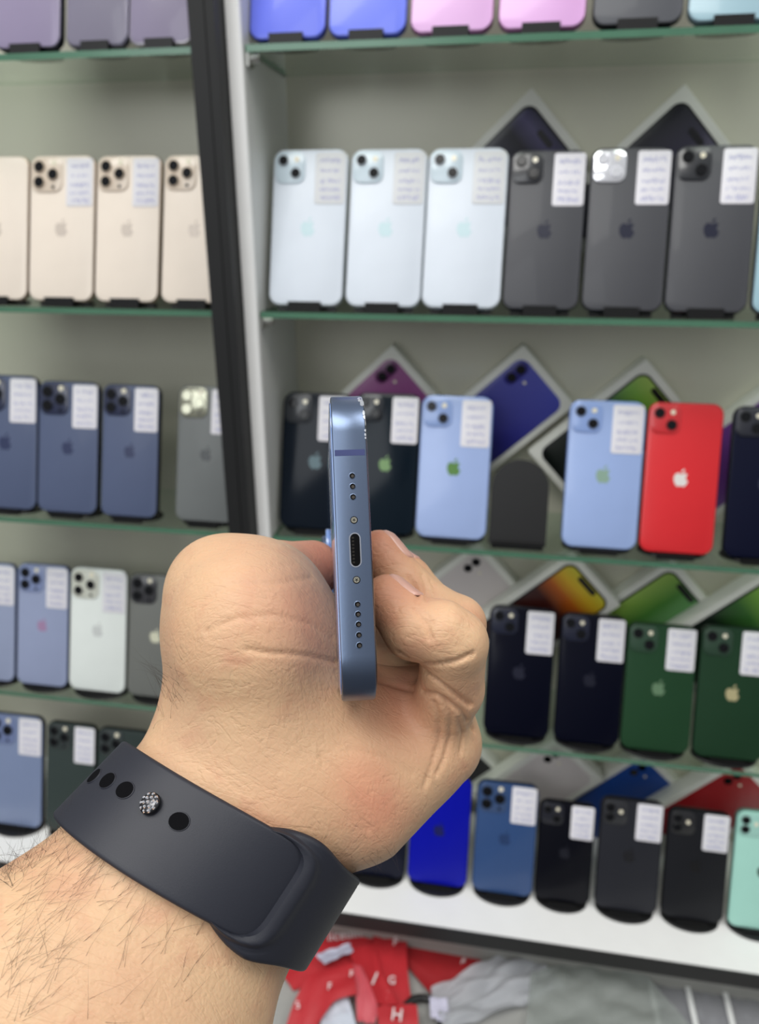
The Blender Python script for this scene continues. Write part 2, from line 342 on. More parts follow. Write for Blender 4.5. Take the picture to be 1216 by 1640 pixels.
P(753, 851, 1452, 5, 1266, (44, 74, 122), (28, 46, 76), ('tri', (44, 72, 116), (14, 20, 34)), ((34, 58, 100), 0), (CARD, 0), 'slate blue phone with three lenses beside the royal blue one', g, **K)
P(852, 942, 1466, 5, 1290, (5, 6, 16), (10, 11, 18), ('diag', (14, 16, 30), (8, 8, 14)), ((14, 16, 28), 0), (CARD, 0), 'near-black phone beside the slate blue one on the ledge', g, gloss=.2, **K)
P(946, 1048, 1487, 5, 1287, (38, 39, 45), (20, 20, 24), ('vert', (34, 35, 40), (12, 12, 16)), ((22, 22, 26), 0), (CARD, 0), 'dark grey phone on the ledge, between two near-black phones', g, **K)
P(1052, 1154, 1497, 5, 1298, (26, 27, 31), (18, 18, 20), ('vert', (22, 22, 26), (10, 10, 12)), ((10, 10, 12), 0), ('pale', 0), 'black phone directly left of the mint green phone', g, **K)
P(1158, 1262, 1508, 5, 1301, (164, 214, 200), (120, 160, 150), ('vert', (160, 208, 196), (90, 110, 104)), ((50, 64, 58), 0), None, 'mint green phone at the right end of the white ledge', g, **K)
# left of the post
g = G % 'topmost left-hand shelf'
P(-12, 97, 74, 1, -160, (142, 132, 160), (30, 30, 44), None, None, None, 'mauve dark-rimmed phone at the far left of the top shelf', g, face='front', gloss=.3)
P(104, 204, 70, 1, -160, (122, 118, 136), (90, 88, 104), None, None, None, 'grey-mauve phone in the middle of the left-hand top shelf', g, face='front', gloss=.3)
P(205, 308, 67, 1, -160, (136, 128, 152), (190, 186, 196), None, None, None, 'grey-mauve phone with silver rim beside the black post, top shelf', g, face='front', gloss=.3)
g = G % 'second left-hand shelf'
for (a, b, yt, lb) in [(-56, 44, 250, 'cream gold phone cut by the left edge of the photo'), (46, 149, 249, 'cream gold phone, second from the left on its shelf'), (151, 253, 248, 'cream gold phone, third from the left on its shelf'), (257, 360, 247, 'cream gold phone partly behind the black post')]:
    P(a, b, 484, 2, yt, (232, 220, 206), (170, 152, 134), ('tri', (216, 200, 182), (196, 178, 158)), ((206, 194, 182), .1), None if b > 300 or a < 0 else ('pale', 0), lb, g, gloss=.4)
g = G % 'third left-hand shelf'
for (a, b, yb, yt, lb) in [(-42, 58, 815, 608, 'navy blue phone cut by the left edge of the photo'), (60, 155, 821, 611, 'navy blue phone, second from left on the third left-hand shelf'), (161, 251, 828, 616, 'navy blue phone beside the grey phone on the third left-hand shelf')]:
    P(a, b, yb, 3, yt, (80, 91, 120), (24, 28, 44), ('tri', (30, 38, 68), (20, 24, 40)), ((48, 56, 88), 0), (CARD, 0), lb, g, gloss=.45)
P(280, 374, 834, 3, 618, (108, 112, 112), (90, 92, 92), ('tri', (170, 170, 150), (190, 190, 170)), ((62, 66, 68), 0), (CARD, 0), 'titanium grey phone partly behind the black post', g, glarecam=True, gloss=.45)
g = G % 'fourth left-hand shelf'
P(-62, 22, 1085, 4, 900, (150, 160, 188), (70, 84, 120), ('tri', (130, 144, 184), (60, 70, 100)), ((150, 140, 170), 0), (CARD, 0), 'grey-blue phone cut by the left edge, fourth left-hand shelf', g)
P(26, 106, 1092, 4, 904, (148, 158, 188), (70, 84, 120), ('tri', (130, 144, 184), (40, 46, 70)), ((160, 130, 164), 0), (CARD, 0), 'grey-blue phone beside the white phone left of the thumb', g)
P(110, 199, 1103, 4, 910, (226, 232, 228), (170, 174, 172), ('tri', (206, 208, 196), (210, 210, 200)), ((206, 210, 208), .1), ('pale', 0), 'white phone with three lenses left of the thumb', g)
P(203, 290, 1114, 4, 920, (110, 112, 108), (80, 82, 80), ('tri', (52, 52, 56), (40, 40, 44)), ((226, 226, 200), .3), None, 'grey phone with shining logo half hidden by the thumb base', g, gloss=.4)
g = G % 'white ledge, left of the wrist'
P(-16, 68, 1334, 5, 1146, (122, 136, 168), (40, 48, 72), ('tri', (112, 126, 166), (30, 36, 56)), None, (CARD, 0), 'slate-blue phone with pale sticker on the ledge at the far left', g, **K)
P(76, 152, 1345, 5, 1158, (54, 64, 62), (28, 34, 34), ('tri', (46, 54, 54), (20, 24, 26)), None, (CARD, 0), 'dark green-grey phone with white sticker behind the watch band', g, gloss=.35, **K)
P(156, 236, 1356, 5, 1168, (50, 60, 58), (28, 34, 34), ('tri', (46, 54, 54), (20, 24, 26)), None, None, 'dark green-grey phone almost hidden by the watch band', g, gloss=.35, **K)

# ------------------------------------------------------------ product boxes leaning against the back panel
m_box = mat('white box card', (226, 226, 218), .5, noise=.04)
def grad(name, stops, axis='Z', lo=-.07, hi=.07):
    m = bpy.data.materials.new(name); m.use_nodes = True; nt = m.node_tree; b = nt.nodes['Principled BSDF']; b.inputs['Roughness'].default_value = .3
    tc = nt.nodes.new('ShaderNodeTexCoord'); sx = nt.nodes.new('ShaderNodeSeparateXYZ'); mr = nt.nodes.new('ShaderNodeMapRange'); cr = nt.nodes.new('ShaderNodeValToRGB')
    nt.links.new(tc.outputs['Object'], sx.inputs[0]); nt.links.new(sx.outputs[axis], mr.inputs[0]); mr.inputs[1].default_value = lo; mr.inputs[2].default_value = hi
    nt.links.new(mr.outputs[0], cr.inputs[0]); nt.links.new(cr.outputs[0], b.inputs['Base Color'])
    e = cr.color_ramp.elements
    while len(e) > 1: e.remove(e[-1])
    e[0].position = stops[0][0]; e[0].color = (*lin(stops[0][1]), 1)
    for p, c in stops[1:]:
        q = e.new(p); q.color = (*lin(c), 1)
    return m
m_bez = mat('printed black bezel', (16, 16, 20), .3)
def box(px, py, k, label, kind, m, ang=47, bw=.086, bh=.156, bt=.024, lens=(14, 12, 24), plate=None, Yf=None):
    yf = YB - bt - .0005 if Yf is None else Yf
    A = onY(px, py, yf); a = math.radians(ang)
    # local frame: x along the short top edge (A to its right), z up the long side; origin box centre
    R = Matrix.Rotation(a, 4, 'Y')
    c = Vector(A) - R @ Vector((-bw / 2, 0, bh / 2)); c.y = yf
    root = empty('phone_box', Matrix.Translation(c) @ R); tag(root, label, 'box', 'white boxes standing on a corner behind the phones')
    slab(MB(), bw, bh, .0015, 0, bt, .0006).build('carton', m_box, root, True, 30)
    pw, ph = bw * .83, bh * .90
    if kind == 'back':
        pp = slab(MB(), pw, ph, pw * .16, -.0008, .0002, .0002).build('printed_phone', m, root, True)
        s = pw * .42; bx, bz = -pw / 2 + s * .56, ph / 2 - s * .56
        if plate: slab(MB(), s if plate[1] == 'sq' else s * .5, s, s * .24, -.0012, -.0006, .0001, bx if plate[1] == 'sq' else bx - s * .22, bz).build('printed_camera', plate[0], pp, True)
        for (u, v) in ([(-.2, .2), (-.2, -.22)]):
            q = MB(); disc(q, bx + u * s, bz + v * s, s * .17, -.0016, -.0011, 18); q.build('printed_lens', m_lens, pp)
        q = MB(); disc(q, bx + .25 * s, bz, s * .06, -.0014, -.0006, 12); q.build('printed_flash', m_flash, pp)
    else:
        pp = slab(MB(), pw, ph, pw * .16, -.0006, .0002, .0002).build('printed_phone', m_bez, root, True)
        slab(MB(), pw * .93, ph * .965, pw * .13, -.0009, -.0005, .0001).build('printed_screen', m, pp, True)
        isl = kind == 'island'
        slab(MB(), pw * (.28 if isl else .40), pw * .085, pw * .04, -.0012, -.0008, .0001, 0, ph * .4825 - pw * (.12 if isl else .055)).build('printed_notch', m_bez, pp)
    return root
gdark = grad('dark violet wallpaper', [(0, (20, 20, 30)), (.5, (40, 38, 62)), (.78, (24, 24, 34)), (.9, (80, 76, 110)), (1, (38, 38, 56))])
gdark2 = grad('grey streak wallpaper', [(0, (20, 20, 26)), (.5, (50, 48, 66)), (.8, (96, 92, 112)), (.86, (34, 34, 40)), (1, (60, 60, 72))], 'X', -.035, .035)
ggreen = grad('green wallpaper', [(0, (10, 16, 14)), (.45, (16, 30, 20)), (.68, (50, 96, 40)), (.84, (112, 160, 60)), (1, (156, 184, 84))])
ggreen2 = grad('green teal wallpaper', [(0, (150, 184, 80)), (.45, (76, 132, 56)), (.75, (96, 150, 90)), (1, (130, 176, 190))], 'X', -.035, .035)
gorange = grad('orange yellow wallpaper', [(0, (40, 16, 14)), (.62, (60, 22, 18)), (.76, (168, 84, 24)), (.88, (206, 168, 42)), (1, (200, 196, 60))])
gblue = grad('violet blue print', [(0, (30, 28, 90)), (.5, (46, 46, 128)), (1, (78, 82, 176))])
gmag = mat('magenta print', (150, 84, 140), .35); gmagp = mat('dark magenta print', (96, 44, 92), .3)
gwht = mat('pale rose print', (206, 198, 196), .35); gblk = mat('black print', (36, 34, 40), .35); gbl2 = mat('denim blue print', (32, 72, 150), .35); gred = mat('red print', (152, 28, 34), .35)
gbp = mat('deep blue camera print', (36, 34, 120), .3)
box(852, 140, 2, 'white box with dark violet wallpaper screen, behind the first charcoal phone', 'island', gdark)
box(1098, 134, 2, 'white box with grey streaked screen, behind the charcoal phone nearest the right edge', 'island', gdark2)
box(628, 553, 3, 'white box printed with a magenta phone, behind the held phone', 'back', gmag, plate=(gmagp, 'v'))
box(839, 553, 3, 'white box printed with a violet-blue phone, above the empty stand', 'back', gblue, plate=(gbp, 'v'))
box(1036, 575, 3, 'white box with green wallpaper screen, behind the red phone', 'notch', ggreen)
box(1262, 598, 3, 'white box printed with a purple phone at the right edge, behind the midnight phone', 'back', mat('purple print', (110, 60, 140), .35))
box(766, 868, 4, 'white box printed with a pale rose phone, right of the fingers', 'back', gwht)
box(918, 884, 4, 'white box with orange and yellow wallpaper screen', 'notch', gorange, Yf=.796)
box(1078, 896, 4, 'white box with green and teal wallpaper screen', 'notch', ggreen2)
box(1240, 910, 4, 'white box with green screen cut by the right edge of the photo', 'notch', ggreen, Yf=.796)
K5 = dict(bh=.150)
box(742, 1176, 5, 'white box printed with a black phone, behind the royal blue phone', 'back', gblk, ang=44, **K5)
box(892, 1180, 5, 'white box printed with a pale phone, above the near-black ledge phones', 'back', gwht, ang=44, Yf=.796, **K5)
box(1032, 1202, 5, 'white box printed with a denim blue phone', 'back', gbl2, ang=44, **K5)
box(1186, 1214, 5, 'white box printed with a red phone', 'back', gred, ang=44, Yf=.796, **K5)

# ------------------------------------------------------------ things lying on the counter under the ledge
def cp_(px, py, h): return onZ(px, py, ZC + h * .001)
def fabric_band(rows, m, sub=6, th=.0012):
    """a folded strip; rows = ((left px, py, height mm), (right px, py, height mm))"""
    L = np.array([cp_(*a) for a, b in rows]); R = np.array([cp_(*b) for a, b in rows]); n = len(rows); tops = []
    def cr(P_, t):
        i = min(int(t), n - 2); u = t - i; p0, p1, p2, p3 = P_[max(i - 1, 0)], P_[i], P_[i + 1], P_[min(i + 2, n - 1)]
        return .5 * (2 * p1 + (p2 - p0) * u + (2 * p0 - 5 * p1 + 4 * p2 - p3) * u * u + (3 * p1 - p0 - 3 * p2 + p3) * u ** 3)
    rings = []
    for k in range((n - 1) * sub + 1):
        t = k / sub; a, b = cr(L, t), cr(R, t); row = []
        for j in range(7):
            p = a + (b - a) * j / 6; p = p + np.array([0, 0, .0015 * math.sin(j * 1.9 + t * 2.3)]); row.append(p)
        rings.append([tuple(p) for p in row] + [tuple(p - np.array([0, 0, th])) for p in row[::-1]])
    mb = MB(); mb.rings(rings); return mb, L, R
def letters(txt, px, py, h, size, rot, parent, m, inv=True):
    cu = bpy.data.curves.new('t', 'FONT'); cu.body = txt; cu.size = size * .78; cu.align_x = 'CENTER'; cu.align_y = 'CENTER'; cu.extrude = .0003
    ob = bpy.data.objects.new('t', cu); COL.objects.link(ob); bpy.context.view_layer.update()
    me = bpy.data.meshes.new_from_object(ob.evaluated_get(bpy.context.evaluated_depsgraph_get())); bpy.data.objects.remove(ob)
    o = bpy.data.objects.new('lettering', me); COL.objects.link(o); me.materials.append(m)
    o.matrix_world = Matrix.Translation(cp_(px, py, h)) @ Matrix.Rotation(math.radians(rot), 4, 'Z') @ Matrix.Rotation(math.radians(12), 4, 'X'); o.parent = parent
m_red = mat('red printed fabric', (188, 40, 48), .55, noise=.12, nscale=60, bump=.2, bscale=300)
m_dred = mat('deep red fabric', (158, 26, 32), .6, noise=.15, nscale=60, bump=.2, bscale=300)
m_pink = mat('pinkish red fabric', (205, 84, 94), .5, noise=.1, nscale=60)  # paler, pinker red for the flap turned down
m_wprint = mat('white print', (236, 226, 226), .5)
def red(rows, m, label, txt=()):
    mb, L, R = fabric_band(rows, m); o = mb.build('fabric_band', m, None, True, 50); tag(o, label, 'band', 'red printed bands on the counter')
    for (s, px, py, h, sz, rot) in txt: letters(s, px, py, h, sz, rot, o, m_wprint)
red([((640, 1506, 6), (652, 1545, 6)), ((700, 1512, 6), (700, 1600, 8)), ((775, 1530, 4), (740, 1600, 4))], m_dred, 'dark red band spread flat behind the others, reaching toward the white bag', [('F', 742, 1540, 8, .014, -20)])
red([((440, 1545, 5), (470, 1585, 5)), ((520, 1490, 10), (540, 1560, 8)), ((600, 1478, 10), (605, 1545, 10)), ((650, 1480, 6), (645, 1530, 6))], m_red, 'red band with a printed word, nearest the black ledge edge', [('liceuih', 552, 1497, 16, .022, 18)])
red([((596, 1488, 14), (652, 1494, 14)), ((600, 1530, 18), (652, 1535, 18)), ((604, 1575, 18), (656, 1580, 18)), ((608, 1625, 14), (664, 1625, 14))], m_red, 'red upright band printed with a column of white letters', [('F', 634, 1508, 22, .020, 0), ('G', 628, 1570, 24, .016, 0), ('P', 622, 1595, 24, .014, 0)])
red([((558, 1520, 18), (600, 1510, 18)), ((575, 1565, 24), (612, 1560, 24)), ((592, 1608, 26), (640, 1610, 24))], m_red, 'red slanting band with one white printed block, above the pink-red flap', [('I', 600, 1568, 30, .026, -15)])
red([((455, 1655, 20), (492, 1665, 20)), ((474, 1600, 30), (520, 1625, 30)), ((500, 1560, 36), (540, 1600, 34)), ((565, 1543, 36), (572, 1590, 36))], m_red, 'red arching band beside the forearm, printed with scattered letters', [('5', 477, 1610, 37, .014, 20), ('F', 528, 1580, 42, .014, 10), ('F', 563, 1560, 44, .013, 10)])
red([((566, 1544, 34), (580, 1548, 34)), ((570, 1590, 28), (604, 1610, 28)), ((572, 1634, 20), (600, 1640, 20))], m_pink, 'pink-red flap folded down at the front of the heap')
red([((604, 1612, 30), (668, 1608, 30)), ((606, 1640, 28), (670, 1634, 28)), ((610, 1680, 20), (672, 1675, 20))], m_red, 'red folded band with a white printed patch at the bottom edge', [('H', 636, 1626, 36, .024, 0)])
def sheet(cs, h, amp, m, label, seed, name='plastic_bag', cat='bag', n=34, grp=None, th=.0006):
    r = np.random.default_rng(seed); ph = r.uniform(0, 6, 8); fr_ = r.uniform(3, 13, 8); rows = []; low = []
    for i in range(n + 1):
        a, b = [], []
        for j in range(n + 1):
            u, v = i / n, j / n; x = (cs[0][0] * (1 - u) + cs[1][0] * u) * (1 - v) + (cs[3][0] * (1 - u) + cs[2][0] * u) * v
            y = (cs[0][1] * (1 - u) + cs[1][1] * u) * (1 - v) + (cs[3][1] * (1 - u) + cs[2][1] * u) * v
            z = sum(abs(math.sin(fr_[k] * (u * math.cos(k) + v * math.sin(k)) + ph[k])) for k in range(8)) / 8
            p = cp_(x, y, h); p = p + np.array([0, 0, (z * amp - amp / 2) * .001]); p[2] = max(p[2], ZC + .001); a.append(tuple(p)); b.append((p[0], p[1], p[2] - th))
        rows.append(a); low.append(b)
    mb = MB(); V_ = [p for a in rows for p in a] + [p for a in low for p in a]; K_ = (n + 1) ** 2; f = []
    ix = lambda i, j: i * (n + 1) + j
    for i in range(n):
        for j in range(n): f.append((ix(i, j), ix(i + 1, j), ix(i + 1, j + 1), ix(i, j + 1))); f.append((K_ + ix(i, j), K_ + ix(i, j + 1), K_ + ix(i + 1, j + 1), K_ + ix(i + 1, j)))
    for i in range(n):
        for (p, q) in ((ix(i, 0), ix(i + 1, 0)), (ix(i + 1, n), ix(i, n)), (ix(0, i + 1), ix(0, i)), (ix(n, i), ix(n, i + 1))): f.append((p, K_ + p, K_ + q, q))
    o = mesh(name, V_, f, m, None, True, None, 40); return tag(o, label, cat, grp)
m_bagw = thin_clear('milky plastic', (.95, .95, .96), .05, .3, .72, (214, 216, 220))
m_bagg = thin_clear('greenish clear plastic', (.95, .96, .955), .03, .35, .45, (192, 197, 193))
m_bagc = thin_clear('clear plastic', (.93, .94, .95), .25, .15, .3, (206, 206, 212))
m_paper = mat('pale lilac paper', (206, 204, 224), .6, noise=.05); m_seal = mat('white bag seam', (226, 228, 226), .4)
sheet([(712, 1655), (690, 1588), (838, 1512), (905, 1585)], 12, 26, m_bagw, 'milky white plastic bag right of the red bands', 3)
sheet([(838, 1700), (850, 1560), (1000, 1520), (1110, 1650)], 16, 18, m_bagg, 'greenish clear plastic bag in the middle of the counter', 5)
sheet([(880, 1540), (950, 1516), (1060, 1545), (980, 1570)], 4, 6, m_bagc, 'flat clear plastic sleeve just below the black ledge edge', 9)
for i, (x0, x1, lab) in enumerate([(1040, 1100, 'clear plastic sleeve with a white seam, left of its neighbour'), (1100, 1160, 'clear plastic sleeve with a white seam, middle of the three at right'), (1160, 1230, 'clear plastic sleeve with a white seam at the right edge of the photo')]):
    o = sheet([(x0 - 5, 1560 + i * 8), (x1, 1566 + i * 8), (x1 + 22, 1690), (x0 + 20, 1690)], 6, 6, m_bagc, lab, 20 + i, grp='clear sleeves on the counter')
    q = MB(); a, b, c, d = [cp_(*t) for t in ((x0 - 5, 1560 + i * 8, 12), (x0 + 3, 1560 + i * 8, 12), (x0 + 30, 1690, 12), (x0 + 21, 1690, 12))]
    q.add([tuple(a), tuple(b), tuple(c), tuple(d)] + [tuple(t - np.array([0, 0, .001])) for t in (a, b, c, d)], [(0, 1, 2, 3), (7, 6, 5, 4), (0, 4, 5, 1), (1, 5, 6, 2), (2, 6, 7, 3), (3, 7, 4, 0)]); q.build('seam', m_seal, o)
sheet([(512, 1655), (520, 1602), (556, 1590), (572, 1650)], 22, 8, mat('bluish white paper', (208, 214, 226), .6), 'crumpled bluish white paper inside the arch of the red band', 31, 'crumpled_paper', 'paper', 10)
sheet([(520, 1545), (505, 1530), (560, 1512), (566, 1524)], 24, 8, mat('shiny grey film', (176, 178, 196), .25), 'shiny grey foil strip lying on the red bands', 33, 'foil_strip', 'foil', 10)
sheet([(690, 1630), (688, 1598), (716, 1600), (722, 1640)], 14, 8, m_paper, 'pale lilac paper scrap at the corner of the milky bag', 35, 'paper_scrap', 'paper', 8)
# a coiled black cable between the red bands and the milky bag
nrm_ = lambda v: v / np.linalg.norm(v)
q = MB(); pts = [cp_(655 + 34 * math.cos(a) + 20, 1632 + 34 * math.sin(a), 8 + 1.4 * a) for a in np.linspace(-2.4, 4.6, 46)]; rgs = []
for i, p in enumerate(pts):
    t = nrm_(pts[min(i + 1, 45)] - pts[max(i - 1, 0)]); s_ = np.cross(t, [0, 0, 1.]); s_ /= np.linalg.norm(s_); u_ = np.cross(s_, t)
    rgs.append([tuple(p + (s_ * math.cos(k * math.pi / 5) + u_ * math.sin(k * math.pi / 5)) * .0042) for k in range(10)])
q.rings(rgs); tag(q.build('cable', m_pl, None, True), 'black coiled cable between the red bands and the milky bag', 'cable')

GRID_H = 0.7

# ------------------------------------------------------------ foreground: metric points seen from the camera
def C3(px, py, z):                     # camera millimetres (x right, y down, z forward)
    return np.array([(px - 608) / F * z, (py - 820) / F * z, z], float)
def toW(p):
    p = np.asarray(p, float) * .001
    return CAM + p[..., 0:1] * RIGHT - p[..., 1:2] * UP + p[..., 2:3] * FWD
def nrm(v): return v / np.linalg.norm(v)

# --- the held phone: W = its width (runs down in the picture), L = its length (runs away), T = thickness
_pt, _pb = C3(556, 620, 170.5), C3(577.5, 1127, 161.5)
PW = nrm(_pb - _pt); PC = (_pt + _pb) / 2
PL = np.array([(521 - 608) / F, 0, 1.0]); PL[1] = -(PL[0] * PW[0] + PW[2]) / PW[1]; PL = nrm(PL)
PT = nrm(np.cross(PW, PL));  PT = PT if PT[0] > 0 else -PT      # points right, the screen side
WID, LEN, THK = 71.5, 146.7, 7.65
def phone_sdf(p, grow=0.0):
    q = p - (PC + PL * LEN / 2)
    a = np.abs(q @ PW) - (WID / 2 + grow) + 10; b = np.abs(q @ PL) - (LEN / 2 + grow) + 10; t = np.abs(q @ PT) - (THK / 2 + grow)
    d2 = np.sqrt(np.maximum(a, 0) ** 2 + np.maximum(b, 0) ** 2) + np.minimum(np.maximum(a, b), 0) - 10
    return np.maximum(d2, t)

# ------------------------------------------------------------ the hand: one continuous surface
def cone(p, a, b, r1, r2):
    ab = b - a; t = np.clip(((p - a) @ ab) / (ab @ ab), 0, 1)
    return np.linalg.norm(p - a - t[..., None] * ab, axis=-1) - (r1 + (r2 - r1) * t)
def ell(p, c, ax, r):
    q = (p - c) @ np.array(ax).T; r = np.array(r, float)
    k0 = np.linalg.norm(q / r, axis=-1); k1 = np.linalg.norm(q / (r * r), axis=-1) + 1e-9
    return k0 * (k0 - 1) / k1
def ecyl(p, a, b, e1, w1, h1, w2, h2):
    """tapered elliptical limb from a to b, e1 = wide axis"""
    ax = b - a; L = np.linalg.norm(ax); ax = ax / L; e1 = nrm(e1 - ax * (e1 @ ax)); e2 = np.cross(ax, e1)
    q = p - a; s = q @ ax; t = np.clip(s / L, 0, 1); w = w1 + (w2 - w1) * t; h = h1 + (h2 - h1) * t
    u, v = q @ e1, q @ e2; o = s - t * L
    k = np.sqrt((u / w) ** 2 + (v / h) ** 2 + (o / h) ** 2); g = np.sqrt((u / w ** 2) ** 2 + (v / h ** 2) ** 2 + (o / h ** 2) ** 2) + 1e-9
    return k * (k - 1) / g
def smin(a, b, k):
    h = np.clip(.5 + .5 * (b - a) / k, 0, 1); return b + (a - b) * h - k * h * (1 - h)
E1 = nrm(np.array([.84, .545, 0.06]))
A3, A2, A1, A0 = C3(-120, 2010, 158), C3(150, 1640, 172), C3(319, 1381, 190), C3(412, 1250, 199)
FINGERS = {   # tip, DIP, mid, PIP, MCP with radii
 'little': [(C3(621, 960, 187), 6.3), (C3(664, 1006, 184), 7.7), (C3(705, 1014, 183), 8.0), (C3(727, 1030, 184), 8.2), (C3(722, 1102, 193), 8.4), (C3(690, 1170, 204), 9)],
 'ring':   [(C3(608, 886, 205), 6.4), (C3(648, 942, 203), 7.2), (C3(697, 984, 202), 7.6), (C3(731, 1000, 203), 7.8), (C3(722, 1080, 212), 8.6), (C3(690, 1140, 222), 9)],
 'middle': [(C3(622, 900, 226), 6.4), (C3(652, 930, 224), 7.2), (C3(700, 985, 223), 7.6), (C3(728, 1010, 222), 8.0), (C3(715, 1080, 231), 9.0), (C3(680, 1125, 240), 9)],
 'index':  [(C3(615, 925, 246), 6.4), (C3(650, 955, 244), 7.2), (C3(690, 995, 243), 7.6), (C3(712, 1030, 242), 8.0), (C3(700, 1080, 249), 9.0), (C3(670, 1110, 256), 9)],
}
def finger(p, ch, k=1.6):
    d = None
    for (a, ra), (b, rb) in zip(ch, ch[1:]):
        c = cone(p, a, b, ra, rb); d = c if d is None else smin(d, c, k)
    return d
def base_sdf(p):
    arm = ecyl(p, A3, A2, E1, 45, 36, 41, 29)
    arm = smin(arm, ecyl(p, A2, A1, E1, 41, 29, 30.4, 21.5), 8)
    arm = smin(arm, ecyl(p, A1, A0, E1, 30.4, 21.5, 29, 19), 8)
    # heel and palm
    palm = cone(p, C3(480, 1270, 196), C3(660, 1195, 203), 16.5, 12.5)
    palm = smin(palm, cone(p, C3(575, 1275, 198), C3(702, 1190, 206), 17, 12), 6)
    palm = smin(palm, cone(p, C3(450, 1220, 206), C3(640, 1170, 226), 17, 12), 8)
    palm = smin(palm, cone(p, C3(430, 1170, 216), C3(650, 1135, 252), 16, 12), 8)
    thenar = ell(p, C3(403, 1003, 199), [nrm(np.array([1, .15, 0])), nrm(np.array([-.15, 1, .2])), np.cross(nrm(np.array([1, .15, 0])), nrm(np.array([-.15, 1, .2])))], (22.2, 24.0, 24))
    thenar = smin(thenar, cone(p, C3(352, 945, 202), C3(385, 1120, 203), 13.2, 19), 8)
    thenar = smin(thenar, cone(p, C3(420, 1100, 206), C3(470, 1180, 206), 19, 17), 10)
    th = cone(p, C3(350, 935, 206), C3(440, 920, 224), 12, 9.6)
    th = smin(th, cone(p, C3(440, 920, 224), C3(499, 912, 236), 9.6, 9.2), 3)
    thenar = smin(thenar, cone(p, C3(350, 935, 206), C3(400, 930, 216), 12, 10), 5)
    fill = cone(p, C3(420, 1050, 196), C3(440, 1230, 198), 19, 17)
    fill = smin(fill, cone(p, C3(490, 1040, 200), C3(515, 1200, 197), 12.5, 15.5), 6)
    thenar = smin(thenar, fill, 7)
    cup = cone(p, C3(560, 1120, 225), C3(690, 1082, 238), 12, 11)
    cup = smin(cup, cone(p, C3(540, 1100, 250), C3(680, 1060, 255), 11, 11), 6)
    cup = smin(cup, cone(p, C3(600, 1125, 205), C3(700, 1115, 207), 9, 9), 5)
    cup = smin(cup, cone(p, C3(585, 1085, 232), C3(660, 1035, 246), 10, 9), 4)
    cup = smin(cup, cone(p, C3(585, 1060, 240), C3(640, 1005, 252), 11, 10), 4)
    palm = smin(palm, cup, 6)
    d = smin(arm, palm, 12); d = smin(d, thenar, 13); d = smin(d, th, 1.5)
    f = None
    for n, ch in FINGERS.items():
        g = finger(p, ch); f = g if f is None else smin(f, g, .7)
    d = smin(d, f, 3.0)
    d = np.maximum(d, -phone_sdf(p, .05))
    return d
def surf(px, py, z0=140, z1=262):
    """first skin point seen at a pixel"""
    zs = np.arange(z0, z1, .5); pts = np.stack([(px - 608) / F * zs, (py - 820) / F * zs, zs], -1)
    d = base_sdf(pts); i = np.argmax(d < 0)
    if d[i] >= 0: return None
    if i == 0: return pts[0]
    t = d[i - 1] / (d[i - 1] - d[i]); return pts[i - 1] + (pts[i] - pts[i - 1]) * t
CREASES = [  # pixel polylines, depth mm, width mm
 ([(548, 1062), (520, 1056), (490, 1050), (460, 1047), (430, 1046), (395, 1040)], .55, .9),
 ([(545, 1030), (500, 1000), (440, 985), (380, 990), (330, 1012)], .22, 1.2),
 ([(500, 925), (440, 935), (370, 935), (320, 965)], .18, 1.2),
 ([(470, 905), (410, 903), (350, 915)], .15, 1.0),
 ([(590, 1330), (575, 1290), (560, 1265), (540, 1235), (515, 1212)], .3, 1.1),
 ([(710, 1118), (722, 1145), (722, 1180), (712, 1215), (700, 1240)], .5, 1.0),
 ([(695, 1125), (704, 1150), (705, 1185), (692, 1225), (680, 1260)], .45, 1.0),
 ([(735, 1150), (742, 1175), (738, 1205)], .45, .9),
 ([(685, 1064), (705, 1064), (730, 1060), (758, 1047)], .9, .9),
 ([(664, 975), (676, 990), (686, 1005), (688, 1022)], .55, .9), ([(672, 972), (684, 985), (693, 1000)], .3, .8),
 ([(655, 925), (664, 938), (670, 952), (668, 966)], .5, .9), ([(676, 920), (684, 940), (684, 962)], .4, .8), ([(690, 930), (697, 945), (697, 962)], .3, .8),
 ([(600, 1088), (650, 1103), (700, 1112), (740, 1140), (760, 1170)], .7, 1.0),
 ([(640, 1046), (680, 1075), (720, 1105), (755, 1130)], .8, 1.0),
 ([(560, 1200), (620, 1215), (660, 1240)], .2, 1.2),
]
CR3 = []
for pl, dep, wid in CREASES:
    pts = []
    for (a, b) in zip(pl, pl[1:]):
        for t in np.linspace(0, 1, 5)[:-1]:
            q = surf(a[0] + (b[0] - a[0]) * t, a[1] + (b[1] - a[1]) * t)
            if q is not None: pts.append(q)
    q = surf(*pl[-1]);
    if q is not None: pts.append(q)
    CR3.append((np.array(pts), dep, wid))
